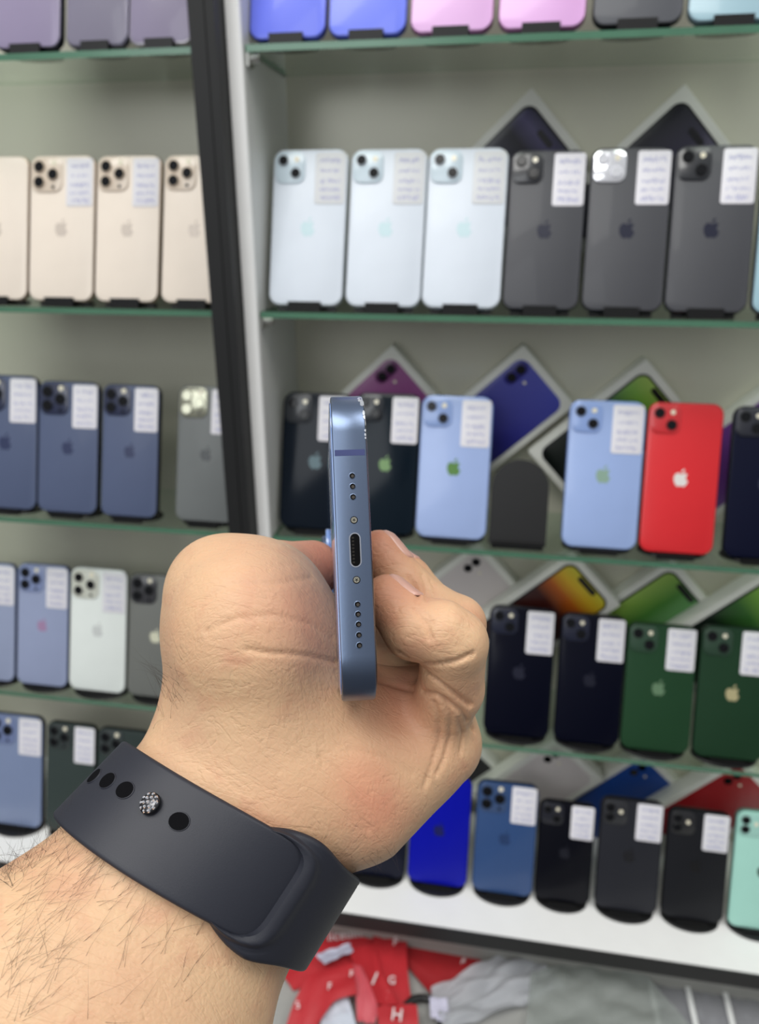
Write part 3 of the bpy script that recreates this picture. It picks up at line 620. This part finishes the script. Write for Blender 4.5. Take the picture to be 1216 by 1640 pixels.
def surface_nets(D, org, h):
    nx, ny, nz = D.shape; neg = D < 0
    cs = [neg[i:nx - 1 + i, j:ny - 1 + j, k:nz - 1 + k] for i in (0, 1) for j in (0, 1) for k in (0, 1)]
    cnt = sum(c.astype(np.int8) for c in cs); act = (cnt > 0) & (cnt < 8); idx = -np.ones(act.shape, np.int64); I = np.argwhere(act); idx[act] = np.arange(len(I))
    acc = np.zeros((len(I), 3)); n = np.zeros(len(I)); cor = [(i, j, k) for i in (0, 1) for j in (0, 1) for k in (0, 1)]
    for a in range(8):
        for b in range(a + 1, 8):
            ca, cb = np.array(cor[a]), np.array(cor[b])
            if np.abs(ca - cb).sum() != 1: continue
            da = D[tuple((I + ca).T)]; db = D[tuple((I + cb).T)]; m = (da < 0) != (db < 0)
            t = np.where(m, da / np.where(m, da - db, 1), 0)
            acc[m] += (ca + (cb - ca) * t[:, None])[m]; n[m] += 1
    V = org + (I + acc / n[:, None]) * h; Fq = []
    for ax in range(3):
        o = [0, 0, 0]; o[ax] = 1; sl = [slice(1, None)] * 3; sl[ax] = slice(0, None)
        s0 = [slice(0, s) for s in D.shape]; lo = [slice(0, s - 1) if i == ax else slice(1, s - 1) for i, s in enumerate(D.shape)]
        hi = [slice(1, s) if i == ax else slice(1, s - 1) for i, s in enumerate(D.shape)]
        a, b = neg[tuple(lo)], neg[tuple(hi)]; E = np.argwhere(a != b)
        fl = a[tuple(E.T)]; E = E + np.array([0 if i == ax else 1 for i in range(3)])
        u, v = [(1, 2), (2, 0), (0, 1)][ax]; eu = np.zeros(3, int); eu[u] = 1; ev = np.zeros(3, int); ev[v] = 1
        q = np.stack([idx[tuple((E - eu - ev).T)], idx[tuple((E - ev).T)], idx[tuple(E.T)], idx[tuple((E - eu).T)]], -1)
        q[~fl] = q[~fl][:, ::-1]; Fq.append(q)
    return V, np.concatenate(Fq)
HS = GRID_H
lo = np.array([-128., -2., 118.]); hi = np.array([40., 178., 272.])
g = [np.arange(lo[i], hi[i], HS, dtype=np.float32) for i in range(3)]
CS = 3.0; gc = [np.arange(lo[i] - CS, hi[i] + 2 * CS, CS) for i in range(3)]
Dc = np.empty([len(a) for a in gc], np.float32)
for i0 in range(0, len(gc[0]), 8):
    Dc[i0:i0 + 8] = base_sdf(np.stack(np.meshgrid(gc[0][i0:i0 + 8], gc[1], gc[2], indexing='ij'), -1))
ii = [np.clip(np.round((g[i] - gc[i][0]) / CS).astype(int), 0, len(gc[i]) - 1) for i in range(3)]
D = Dc[np.ix_(*ii)]
hot = np.argwhere(np.abs(D) < 4.5)
for k in range(0, len(hot), 400000):
    h_ = hot[k:k + 400000]; D[tuple(h_.T)] = base_sdf(np.stack([g[i][h_[:, i]] for i in range(3)], -1).astype(float))
V, Fc = surface_nets(D, lo, HS); del D
used = np.zeros(len(V), bool)
# sharpen onto the true surface, then press the skin creases in
def gradn(p, e=.3):
    G_ = np.stack([base_sdf(p + np.eye(3)[i] * e) - base_sdf(p - np.eye(3)[i] * e) for i in range(3)], -1)
    return G_ / (np.linalg.norm(G_, axis=-1, keepdims=True) + 1e-9)
N_ = gradn(V); V = V - N_ * np.clip(base_sdf(V), -.6, .6)[:, None]
disp = np.zeros(len(V))
for pts, dep, wid in CR3:
    if len(pts) < 2: continue
    near = np.argwhere(((V > pts.min(0) - 4) & (V < pts.max(0) + 4)).all(1))[:, 0]
    if not len(near): continue
    q = V[near]; dm = np.full(len(near), 99.)
    for a, b in zip(pts, pts[1:]):
        if np.linalg.norm(b - a) > 6: continue
        ab = b - a; t = np.clip(((q - a) @ ab) / (ab @ ab + 1e-9), 0, 1); dm = np.minimum(dm, np.linalg.norm(q - a - t[:, None] * ab, axis=-1))
    disp[near] += 1.35 * dep * np.exp(-(dm / (wid * .62)) ** 2)
V = V - N_ * np.minimum(disp, 1.1)[:, None]
m_skin = bpy.data.materials.new('skin'); m_skin.use_nodes = True
def build_skin(m):
    nt = m.node_tree; b = nt.nodes['Principled BSDF']; b.inputs['Roughness'].default_value = .48; b.inputs['Specular IOR Level'].default_value = .35
    b.inputs['Subsurface Weight'].default_value = .12; b.inputs['Subsurface Radius'].default_value = (1, .35, .2); b.inputs['Subsurface Scale'].default_value = .004
    tc = nt.nodes.new('ShaderNodeTexCoord'); at = nt.nodes.new('ShaderNodeAttribute'); at.attribute_name = 'flush'
    def noise(sc, det=3, w=0.0):
        n = nt.nodes.new('ShaderNodeTexNoise'); n.inputs['Scale'].default_value = sc; n.inputs['Detail'].default_value = det; n.inputs['Distortion'].default_value = w
        nt.links.new(tc.outputs['Object'], n.inputs['Vector']); return n
    def mix(f, a, c2, k=None):
        x = nt.nodes.new('ShaderNodeMix'); x.data_type = 'RGBA'
        nt.links.new(f, x.inputs[0]); nt.links.new(a, x.inputs[6]) if not isinstance(a, tuple) else setattr(x.inputs[6], 'default_value', a)
        x.inputs[7].default_value = c2; return x.outputs[2]
    def ramp(o, a, c):
        r = nt.nodes.new('ShaderNodeMapRange'); nt.links.new(o, r.inputs[0]); r.inputs[1].default_value = a; r.inputs[2].default_value = c; return r.outputs[0]
    c0 = mix(ramp(noise(28).outputs['Fac'], .35, .7), (*lin((214, 179, 141)), 1), (*lin((206, 164, 130)), 1))
    c1 = mix(ramp(noise(75, 4, .6).outputs['Fac'], .52, .85), c0, (*lin((196, 142, 114)), 1))
    c1 = mix(ramp(noise(14, 2, 1.0).outputs['Fac'], .60, .9), c1, (*lin((178, 148, 124)), 1))
    c2 = mix(at.outputs['Fac'], c1, (*lin((196, 114, 92)), 1))
    nt.links.new(c2, b.inputs['Base Color'])
    n1 = noise(900, 4); n2 = noise(260, 3, 1.5)
    vo = nt.nodes.new('ShaderNodeTexVoronoi'); vo.inputs['Scale'].default_value = 700; vo.feature = 'DISTANCE_TO_EDGE'; nt.links.new(tc.outputs['Object'], vo.inputs['Vector'])
    b1 = nt.nodes.new('ShaderNodeBump'); b1.inputs['Strength'].default_value = .35; b1.inputs['Distance'].default_value = .0005; nt.links.new(n2.outputs['Fac'], b1.inputs['Height'])
    b2 = nt.nodes.new('ShaderNodeBump'); b2.inputs['Strength'].default_value = .4; b2.inputs['Distance'].default_value = .00025; nt.links.new(vo.outputs['Distance'], b2.inputs['Height']); nt.links.new(b1.outputs[0], b2.inputs['Normal'])
    prev = b2
    for (rot, sc, amt) in (((0, .9, .35), (60, 260, 60), .24), ((.5, .6, -.3), (80, 340, 80), .18)):   # fine crossing skin lines
        mp = nt.nodes.new('ShaderNodeMapping'); mp.inputs['Rotation'].default_value = rot; mp.inputs['Scale'].default_value = sc; nt.links.new(tc.outputs['Object'], mp.inputs['Vector'])
        nn = nt.nodes.new('ShaderNodeTexNoise'); nn.inputs['Scale'].default_value = 1.0; nn.inputs['Detail'].default_value = 5; nn.inputs['Distortion'].default_value = .8; nt.links.new(mp.outputs[0], nn.inputs['Vector'])
        s1 = nt.nodes.new('ShaderNodeMath'); s1.operation = 'SUBTRACT'; s1.inputs[1].default_value = .5; nt.links.new(nn.outputs['Fac'], s1.inputs[0])
        s2 = nt.nodes.new('ShaderNodeMath'); s2.operation = 'ABSOLUTE'; nt.links.new(s1.outputs[0], s2.inputs[0])
        h_ = ramp(s2.outputs[0], 0, .035)
        bb = nt.nodes.new('ShaderNodeBump'); bb.inputs['Strength'].default_value = amt; bb.inputs['Distance'].default_value = .0003
        nt.links.new(h_, bb.inputs['Height']); nt.links.new(prev.outputs[0], bb.inputs['Normal']); prev = bb
    nt.links.new(prev.outputs[0], b.inputs['Normal'])
build_skin(m_skin)
hand = mesh('person', toW(V), Fc[:, ::-1], m_skin, None, True)
tag(hand, 'bare hairy forearm and left hand gripping a blue phone between thumb and curled fingers', 'person')
fl = np.zeros(len(V))
for c, r, k in [(FINGERS['little'][0][0], 11, .75), (FINGERS['little'][1][0], 9, .4), (FINGERS['ring'][0][0], 11, .8), (FINGERS['ring'][1][0], 8, .4), (FINGERS['middle'][0][0], 11, .6), (C3(500, 912, 232), 14, .9), (C3(590, 1260, 178), 9, .5), (C3(620, 1310, 182), 9, .45), (C3(640, 1130, 200), 14, .6), (C3(500, 990, 180), 14, .3), (C3(735, 1100, 190), 9, .35), (C3(760, 1010, 195), 8, .3)]:
    fl = np.maximum(fl, k * np.exp(-(np.linalg.norm(V - c, axis=-1) / r) ** 2))
at = hand.data.attributes.new('flush', 'FLOAT', 'POINT'); at.data.foreach_set('value', fl.astype(np.float32))

# nails
m_nail = mat('fingernail', (206, 160, 144), .3, 0, .4, coat=.15, noise=.05, nscale=300)
def nail(ch, nd, u0, ln, wd):
    c0, c1 = FINGERS[ch][0][0], FINGERS[ch][1][0]; ax = nrm(c0 - c1); nd = nrm(np.array(nd, float)); nd = nrm(nd - ax * (nd @ ax)); bn = np.cross(nd, ax)
    nu, nv = 16, 12; v = []; f = []
    for i in range(nu + 1):
        u = i / nu - .5
        for j in range(nv + 1):
            w = (j / nv - .5) * 2; prof = max(0, 1 - abs(2 * u) ** 5) ** .5
            a = w * prof * wd / 2 / 7.2
            o = c0 - ax * u0 + ax * u * ln; d = nd * math.cos(a) + bn * math.sin(a)
            r = np.arange(1, 16, .1); s = base_sdf(o + r[:, None] * d); k_ = np.argmax(s > 0)
            edge = max(abs(w), abs(2 * u)); v.append(o + d * (r[k_] + (.28 if edge < .92 else -.15)))
    for i in range(nu):
        for j in range(nv): f.append((i * (nv + 1) + j, (i + 1) * (nv + 1) + j, (i + 1) * (nv + 1) + j + 1, i * (nv + 1) + j + 1))
    mesh('fingernail', toW(np.array(v)), f, m_nail, hand, True)
nail('ring', (.8, -.62, -.12), 1.0, 11.5, 8)
nail('little', (.72, -.66, -.15), .8, 10, 7.5)
nail('middle', (.8, -.62, 0), 1.0, 11, 8.5)

# ------------------------------------------------------------ the held phone
def axes(o, x, y, z):   # camera-mm frame -> world matrix
    d = lambda v: RIGHT * v[0] - UP * v[1] + FWD * v[2]
    X, Y, Z = d(x), d(y), d(z); O = toW(o)
    return Matrix(((X[0], Y[0], Z[0], O[0]), (X[1], Y[1], Z[1], O[1]), (X[2], Y[2], Z[2], O[2]), (0, 0, 0, 1)))
# local: x = width (picture down), z = length (away), y = towards the screen side (right); origin = middle of the near short edge
HP = empty('smartphone', axes(PC, PW, PT, PL)); tag(HP, 'blue phone held edge-on by the hand, charging port facing the camera', 'phone')
m_alu = bpy.data.materials.new('anodised blue aluminium'); m_alu.use_nodes = True
b = m_alu.node_tree.nodes['Principled BSDF']; b.inputs['Base Color'].default_value = (*lin((104, 118, 142)), 1); b.inputs['Metallic'].default_value = .9; b.inputs['Roughness'].default_value = .33
nt = m_alu.node_tree; tc = nt.nodes.new('ShaderNodeTexCoord'); nz = nt.nodes.new('ShaderNodeTexNoise'); nz.inputs['Scale'].default_value = 1200; nt.links.new(tc.outputs['Object'], nz.inputs['Vector'])
bp = nt.nodes.new('ShaderNodeBump'); bp.inputs['Strength'].default_value = .06; bp.inputs['Distance'].default_value = .0002; nt.links.new(nz.outputs['Fac'], bp.inputs['Height']); nt.links.new(bp.outputs[0], b.inputs['Normal'])
mm_ = .001
fr = MB(); slab(fr, WID * mm_, LEN * mm_, .0108, -THK / 2 * mm_, THK / 2 * mm_, .0005, 0, LEN / 2 * mm_, n=24); frame = fr.build('frame', m_alu, HP, True, 40)
m_sg = mat('black screen glass', (10, 11, 18), .06, 0, .7, coat=1)
m_bg = mat('light blue back glass', (120, 150, 204), .08, 0, .6, coat=1)
slab(MB(), .0689, .1441, .0095, .0036, .00408, .00025, 0, LEN / 2 * mm_, n=16).build('screen_glass', m_sg, HP, True)
slab(MB(), .0689, .1441, .0095, -.00412, -.0036, .00025, 0, LEN / 2 * mm_, n=16).build('back_glass', m_bg, HP, True)
cp = slab(MB(), .028, .028, .0075, -.0056, -.004, .0006, .0137 - .016, .1467 - .018, n=12).build('camera_plate', m_bg, HP, True)
for (u, v) in ((-.0065, .0065), (.0065, -.0065)):
    q = MB(); disc(q, -.0023 + u, .1287 + v, .0062, -.0072, -.0054, 24, 0, .0006); rg = q.build('lens_ring', m_alu, cp, True)
    q = MB(); disc(q, -.0023 + u, .1287 + v, .0045, -.0074, -.0070, 24); q.build('lens', m_lens, cp, True)
m_band = mat('plastic antenna band', (44, 54, 104), .45)
def wx(py):                                   # width coordinate of a picture height on the near edge
    t = (py - 620) / 507.0; z = 170.5 + (161.5 - 170.5) * t
    best = min(((abs(819.99 + F * (PC + PW * s)[1] / (PC + PW * s)[2] - py), s) for s in np.arange(-36, 36, .05)), key=lambda a: a[0]); return best[1] * mm_
def zoff(x):                                  # how far the rounded corner has curved away at width coordinate x
    r = .0108; e = abs(x) - (WID / 2 * mm_ - r); return 0 if e <= 0 else r - math.sqrt(max(0, r * r - e * e))
bx_ = wx(725); q = MB(); e = .00002; hw = .0007
T2 = THK / 2 * mm_ + e
ring = [(-T2 + .0005, 0), (T2 - .0005, 0), (T2, .0005), (T2, .0012), (-T2, .0012), (-T2, .0005)]
q.rings([[(x, y, z - e + zoff(x)) for y, z in ring] for x in (bx_ - hw, bx_ + hw)]); q.build('antenna_band', m_band, HP)
m_hole = mat('dark hole', (5, 5, 6), .8, spec=.1); m_mesh = mat('speaker mesh', (58, 52, 46), .6, .3, noise=.4, nscale=4000)
def hdisc(x, r, y=0.0003, name='speaker_hole', m=None, zz=-.00003, n=20, ringm=None):
    q = MB(); C = lambda rr, z: [(x + rr * math.cos(2 * math.pi * i / n), y + rr * math.sin(2 * math.pi * i / n), z) for i in range(n)]
    q.rings([C(r * 1.14, zz + .00002), C(r * 1.14, zz - .00002), C(r * .98, zz - .00005), C(r * .9, zz)], 0, cap=False)
    q.rings([C(r * .93, zz), C(r * .93, zz - .00001)], 1); 
    q.add([(a, b_, zz - .00003) for (a, b_, c_) in [(x + r * .55 * math.cos(2 * math.pi * i / 10) + r * .1, y + r * .55 * math.sin(2 * math.pi * i / 10) + r * .1, 0) for i in range(10)]], [tuple(range(10))], 2)
    return q.build(name, [m_alu, m_hole, m or m_mesh], HP)
for py in (762, 779, 796): hdisc(wx(py), .00066)
for py in (968, 984, 1000, 1017, 1034): hdisc(wx(py), .00066)
m_screw = mat('screw head', (190, 186, 170), .25, 1)
for py in (833, 929):
    x = wx(py); q = MB(); n = 20; C = lambda rr, z: [(x + rr * math.cos(2 * math.pi * i / n), .0003 + rr * math.sin(2 * math.pi * i / n), z) for i in range(n)]
    q.rings([C(.00085, -.00001), C(.00085, -.00004)], 1); q.rings([C(.0007, -.00004), C(.00062, -.00012)], 0)
    for k in range(5):
        a = 2 * math.pi * k / 5; d1 = Vector((math.cos(a), math.sin(a))); p1 = Vector((-d1.y, d1.x))
        q.add([(x + d1.x * .00042 + p1.x * .00007, .0003 + d1.y * .00042 + p1.y * .00007, -.00013), (x + d1.x * .00042 - p1.x * .00007, .0003 + d1.y * .00042 - p1.y * .00007, -.00013), (x - p1.x * .00007, .0003 - p1.y * .00007, -.00013), (x + p1.x * .00007, .0003 + p1.y * .00007, -.00013)], [(0, 1, 2, 3)], 1)
    q.build('screw', [m_screw, m_hole], HP)
xa, xb = wx(853), wx(909); xc_ = (xa + xb) / 2; pl_ = xb - xa
q = MB()
def cap2(L, W, z, n=10): return [(xc_ + s * (L / 2 - W / 2) + W / 2 * math.cos(a), .0003 + W / 2 * math.sin(a), z) for s, a in [(1, -math.pi / 2 + math.pi * i / n) for i in range(n + 1)] + [(-1, math.pi / 2 + math.pi * i / n) for i in range(n + 1)]]
q.rings([cap2(pl_, .0026, -.00001), cap2(pl_, .0026, -.00012), cap2(pl_ - .0005, .0021, -.00012), cap2(pl_ - .0005, .0021, -.00003)], 0, cap=False)
q.rings([cap2(pl_ - .0003, .0022, -.00003), cap2(pl_ - .0003, .0022, -.00004)], 1)
port = q.build('charging_port', [mat('polished port rim', (200, 204, 214), .2, 1), m_hole], HP, True, 40)
q = MB()
for i in range(8):
    x = xc_ + (i - 3.5) * .00078; q.box(x - .0002, x + .0002, -.0004, .0001, -.00006, -.00004)
q.build('port_contact', mat('dark gold contact', (28, 24, 18), .5, .5), port)  # contacts toned almost black
m_chip = mat('bare chipped metal', (214, 218, 224), .3, .9, noise=.2, nscale=2000)
rr = random.Random(3)
for py, sz, yo in ((631, .0011, .0031), (640, .0010, .0034), (660, .0006, .0036), (668, .00045, .0037), (690, .0003, .0037), (697, .00035, .0037), (702, .0003, .0037)):
    x = wx(py); n = 7; q = MB()
    o = [(x + sz * (1 + rr.uniform(-.3, .3)) * math.cos(2 * math.pi * i / n), min(.00384, yo + sz * (1 + rr.uniform(-.3, .3)) * .6 * math.sin(2 * math.pi * i / n))) for i in range(n)]
    q.rings([[(a, b_, zoff(a) + .0003) for a, b_ in o], [(a, b_, zoff(a) - .00005) for a, b_ in o]]); q.build('chipped_corner', m_chip, HP)

# ------------------------------------------------------------ watch band
m_rub = mat('midnight rubber', (36, 38, 47), .5, 0, .4, noise=.03, bump=.05, bscale=3000)
m_rubi = mat('hole shadow rubber', (5, 5, 8), .8, spec=.1)
AX = nrm(A0 - A3 * 0 - C3(235, 1520, 179)); AX = nrm(C3(372, 1312, 194) - C3(262, 1470, 183))
Cb = C3(322, 1376, 190.5)
E1b = nrm(E1 - AX * (E1 @ AX)); E2b = np.cross(AX, E1b); E2b = E2b if E2b[2] < 0 else -E2b
SH = lambda th: 3.1 * (1 + math.cos(th))
def skinR(th, s):
    d = E1b * math.cos(th) + E2b * math.sin(th); o = Cb + AX * (s + SH(th))
    r = np.arange(8, 60, .4); v = base_sdf(o + r[:, None] * d); i = np.argmax(v > 0); return r[i]
NT = 96; _R = np.zeros((NT, 5)); SS = np.linspace(-12, 12, 5)
for i in range(NT):
    for j, s in enumerate(SS): _R[i, j] = skinR(2 * math.pi * i / NT, s)
_lin = []                                      # straight across the strap, smooth around the wrist
for i in range(NT):
    m, c = np.polyfit(SS, _R[i], 1); c += max(0, (_R[i] - (m * SS + c)).max()); _lin.append((m, c))
_lin = np.array(_lin)
for _ in range(6): _lin = (_lin + np.roll(_lin, 1, 0) + np.roll(_lin, -1, 0)) / 3
def bp_(th, s, off):
    x = (th / (2 * math.pi) * NT) % NT; i = int(x); t = x - i; m, c = _lin[i % NT] * (1 - t) + _lin[(i + 1) % NT] * t
    d = E1b * math.cos(th) + E2b * math.sin(th); return Cb + AX * (s + SH(th)) + d * (c + m * s + off - 1.4 * max(0, math.cos(th)) ** 2)
def strap(name, th0f, th1f, W, off, thick, parent, m, n=150, offf=None, wf=None):
    prof = []; k = 6                       # rounded cross section of the strap
    for (sx, so, a0) in ((1, 1, 0), (-1, 1, 90), (-1, -1, 180), (1, -1, 270)):
        for q_ in range(k + 1):
            a = math.radians(a0 + 90 * q_ / k); e = .45 * thick; prof.append((sx * (W / 2 - e) + e * math.cos(a), so * (thick / 2 - e) + e * math.sin(a)))
        if a0 in (0, 180):
            pass
    # subdivide the broad faces
    P2 = []
    for i, p_ in enumerate(prof):
        q_ = prof[(i + 1) % len(prof)]; P2.append(p_)
        if abs(q_[0] - p_[0]) > 5:
            for t in np.linspace(0, 1, 27)[1:-1]: P2.append((p_[0] + (q_[0] - p_[0]) * t, p_[1]))
    rings = []
    for i in range(n + 1):
        u = i / n; r = []
        for s, o in P2:
            th = th0f(s) + (th1f(s) - th0f(s)) * u
            r.append(bp_(th, s * (wf(th) if wf else 1), off + o + (offf(th, s) if offf else 0)))
        rings.append([tuple(toW(x)) for x in r])
    mb = MB(); mb.rings(rings, cap=False); K_ = len(P2); b0 = (len(rings) - 1) * K_
    for i in range(K_ // 2 - 1):              # end faces follow the curved strap ends
        q_ = (i, i + 1, K_ - 2 - i, K_ - 1 - i); mb.f.append(q_[::-1]); mb.f.append(tuple(b0 + j for j in q_)); mb.m += [0, 0]
    return mb.build(name, m, parent, True, 50)
def bcoord(px, py):                        # strap angle and offset under a picture point
    best = (1e9, 0, 0)
    for th in np.arange(-.3, 3.05, .02):
        for s in np.arange(-13, 13.1, .5):
            p = bp_(th, s, 2.0); x, y = 608 + F * p[0] / p[2], 820 + F * p[1] / p[2]; e = (x - px) ** 2 + (y - py) ** 2
            if e < best[0]: best = (e, th, s)
    return best[1], best[2]
WB = empty('watch_band', Matrix.Translation(toW(Cb))); tag(WB, 'midnight blue rubber watch band with pin and holes around the wrist', 'watch band')
Wi = WB.matrix_world.inverted()
def rel(o):                                # keep world-built meshes in place under the empty
    o.data.transform(Wi); return o
t_slot, s_slot = bcoord(470, 1392)
print('slot', t_slot, s_slot)
R_ = math.radians
inner_end = lambda s: t_slot - .14 + .32 * (abs(s) / 11.6) ** 8
rel(strap('inner_strap', lambda s: R_(262), inner_end, 23.0, 2.1, 2.2, WB, m_rub))
def ridge(th, s):
    b0 = t_slot + .10 * (abs(s) / 12.6) ** 1.5; d = (th - (t_slot + .42 * (min(1, abs(s) / 12.6)) ** 4)); return 1.1 * math.exp(-(d / .10) ** 2) - .0
outer_start = lambda s: t_slot - .01 + .55 * (min(1, abs(s) / 12.2)) ** 6
rel(strap('outer_strap', outer_start, lambda s: R_(-80), 24.4, 3.4, 2.6, WB, m_rub, wf=lambda th: 1 + .17 * math.exp(-((th - t_slot + .02) / .26) ** 2) - .13 * min(1, max(0, (th - t_slot - .12) / .28)) ** 2, offf=lambda th, s: -2.2 * min(1, max(0, (th - (t_slot - .03)) / .25)) + .9 * math.exp(-((th - outer_start(s) + .07) / .07) ** 2)))
hole_px = [(158, 1246), (178, 1254), (207, 1270), (290, 1317)]
for (hx, hy) in hole_px:
    th, s = bcoord(hx, hy); q = MB(); n = 22
    def ringp(rr, o): 
        R0 = np.linalg.norm(bp_(th, s, 0) - Cb - AX * (s + SH(th)))
        return [tuple(toW(bp_(th + rr * math.cos(2 * math.pi * i / n) / R0, s + rr * math.sin(2 * math.pi * i / n), o))) for i in range(n)]
    q.rings([ringp(2.2, 3.15), ringp(2.12, 3.42), ringp(1.98, 3.44)], 0, cap=False); q.rings([ringp(2.0, 3.3), ringp(1.98, 3.45)], 1)
    
    rel(q.build('strap_hole', [m_rub, m_rubi], WB, True, 40))
th, s = bcoord(248, 1292); q = MB(); n = 24
nb = nrm(E1b * math.cos(th) + E2b * math.sin(th)); tb = nrm(np.cross(nb, AX)); c0 = bp_(th, s, 3.1)
prof = [(2.3, 0), (2.5, .6), (2.45, 1.3), (2.0, 1.75), (1.2, 1.95), (.05, 2.0)]
q.rings([[tuple(toW(c0 + AX * r * math.cos(2 * math.pi * i / n) + tb * r * math.sin(2 * math.pi * i / n) + nb * h)) for i in range(n)] for r, h in prof])
pin = rel(q.build('pin', mat('dark polished metal', (90, 90, 92), .2, 1), WB, True, 60))
q = MB(); stones = [(0, 0)] + [(1.15, k * math.pi / 3) for k in range(6)] + [(1.95, k * math.pi / 5 + .2) for k in range(10)]
for (r, a) in stones:
    c = c0 + AX * r * math.cos(a) + tb * r * math.sin(a) + nb * (2.0 - .13 * r * r); rs = .48
    base = [c + (AX * math.cos(k * math.pi / 3) + tb * math.sin(k * math.pi / 3)) * rs for k in range(6)]; topr = [c + (AX * math.cos(k * math.pi / 3 + .5) + tb * math.sin(k * math.pi / 3 + .5)) * rs * .55 + nb * .38 for k in range(6)]
    q.rings([[tuple(toW(x)) for x in base], [tuple(toW(x)) for x in topr]])
st_ = rel(q.build('crystal', mat('crystal stones', (235, 235, 240), .06, .9, coat=1), pin))

# ------------------------------------------------------------ arm hair
m_hair = mat('dark brown arm hair', (58, 42, 32), .5)
hv, hf = [], []
def hair(p0, d0, L, r, curl):
    n = 7; d = d0.copy(); p = p0.copy(); pts = [p.copy()]
    bend = nrm(np.cross(d, RNG.normal(size=3)))
    for i in range(n):
        d = nrm(d + bend * curl + RNG.normal(size=3) * .05); p = p + d * (L / n)
        dd = base_sdf(p[None])[0]
        if dd < .25: p = p + gradn(p[None])[0] * (.3 - dd)
        pts.append(p.copy())
    k = len(hv)
    for i, p in enumerate(pts):
        t = nrm(pts[min(i + 1, n)] - pts[max(i - 1, 0)]); a = nrm(np.cross(t, [0, .3, 1.])); b_ = np.cross(t, a); rr_ = r * (1 - .85 * i / n)
        for j in range(3): hv.append(p + (a * math.cos(j * 2.094) + b_ * math.sin(j * 2.094)) * rr_)
    for i in range(n):
        for j in range(3): hf.append((k + i * 3 + j, k + i * 3 + (j + 1) % 3, k + i * 3 + 3 + (j + 1) % 3, k + i * 3 + 3 + j))
def hairs(n, poly, Lr, dirpx, lean):
    xs0, ys0 = [p[0] for p in poly], [p[1] for p in poly]; c = 0; tr = 0
    while c < n and tr < n * 8:
        tr += 1; x, y = RNG.uniform(min(xs0), max(xs0)), RNG.uniform(min(ys0), max(ys0)); ins = False; j = len(poly) - 1
        for i in range(len(poly)):
            if (poly[i][1] > y) != (poly[j][1] > y) and x < (poly[j][0] - poly[i][0]) * (y - poly[i][1]) / (poly[j][1] - poly[i][1]) + poly[i][0]: ins = not ins
            j = i
        if not ins: continue
        q = surf(x, y)
        if q is None: continue
        nn = gradn(q[None])[0]; a = math.radians(dirpx + RNG.normal() * 17); t = np.array([math.cos(a), math.sin(a), RNG.normal() * .2]); t = t - nn * (t @ nn)
        hair(q, nrm(nrm(t) + nn * lean), RNG.uniform(*Lr), .03, RNG.normal() * .09); c += 1
hairs(150, [(0, 1402), (98, 1312), (180, 1365), (120, 1460), (60, 1640), (0, 1640)], (6, 14), -60, .3)
hairs(75, [(0, 1400), (98, 1310), (110, 1330), (15, 1430)], (5, 11), -110, .8)
hairs(55, [(120, 1330), (330, 1490), (300, 1640), (40, 1640)], (5, 13), -50, .2)
hairs(26, [(262, 1080), (290, 1040), (300, 1120), (240, 1190), (206, 1180)], (5, 10), -80, .6)
hairs(44, [(205, 1178), (240, 1120), (262, 1080), (272, 1085), (225, 1185)], (6, 13), -130, .9)
hairs(14, [(500, 1400), (560, 1410), (640, 1350), (600, 1350)], (4, 7), 60, .6)
ah = mesh('arm_hair', toW(np.array(hv)), hf, m_hair, hand, True); tag(ah, kind='stuff')
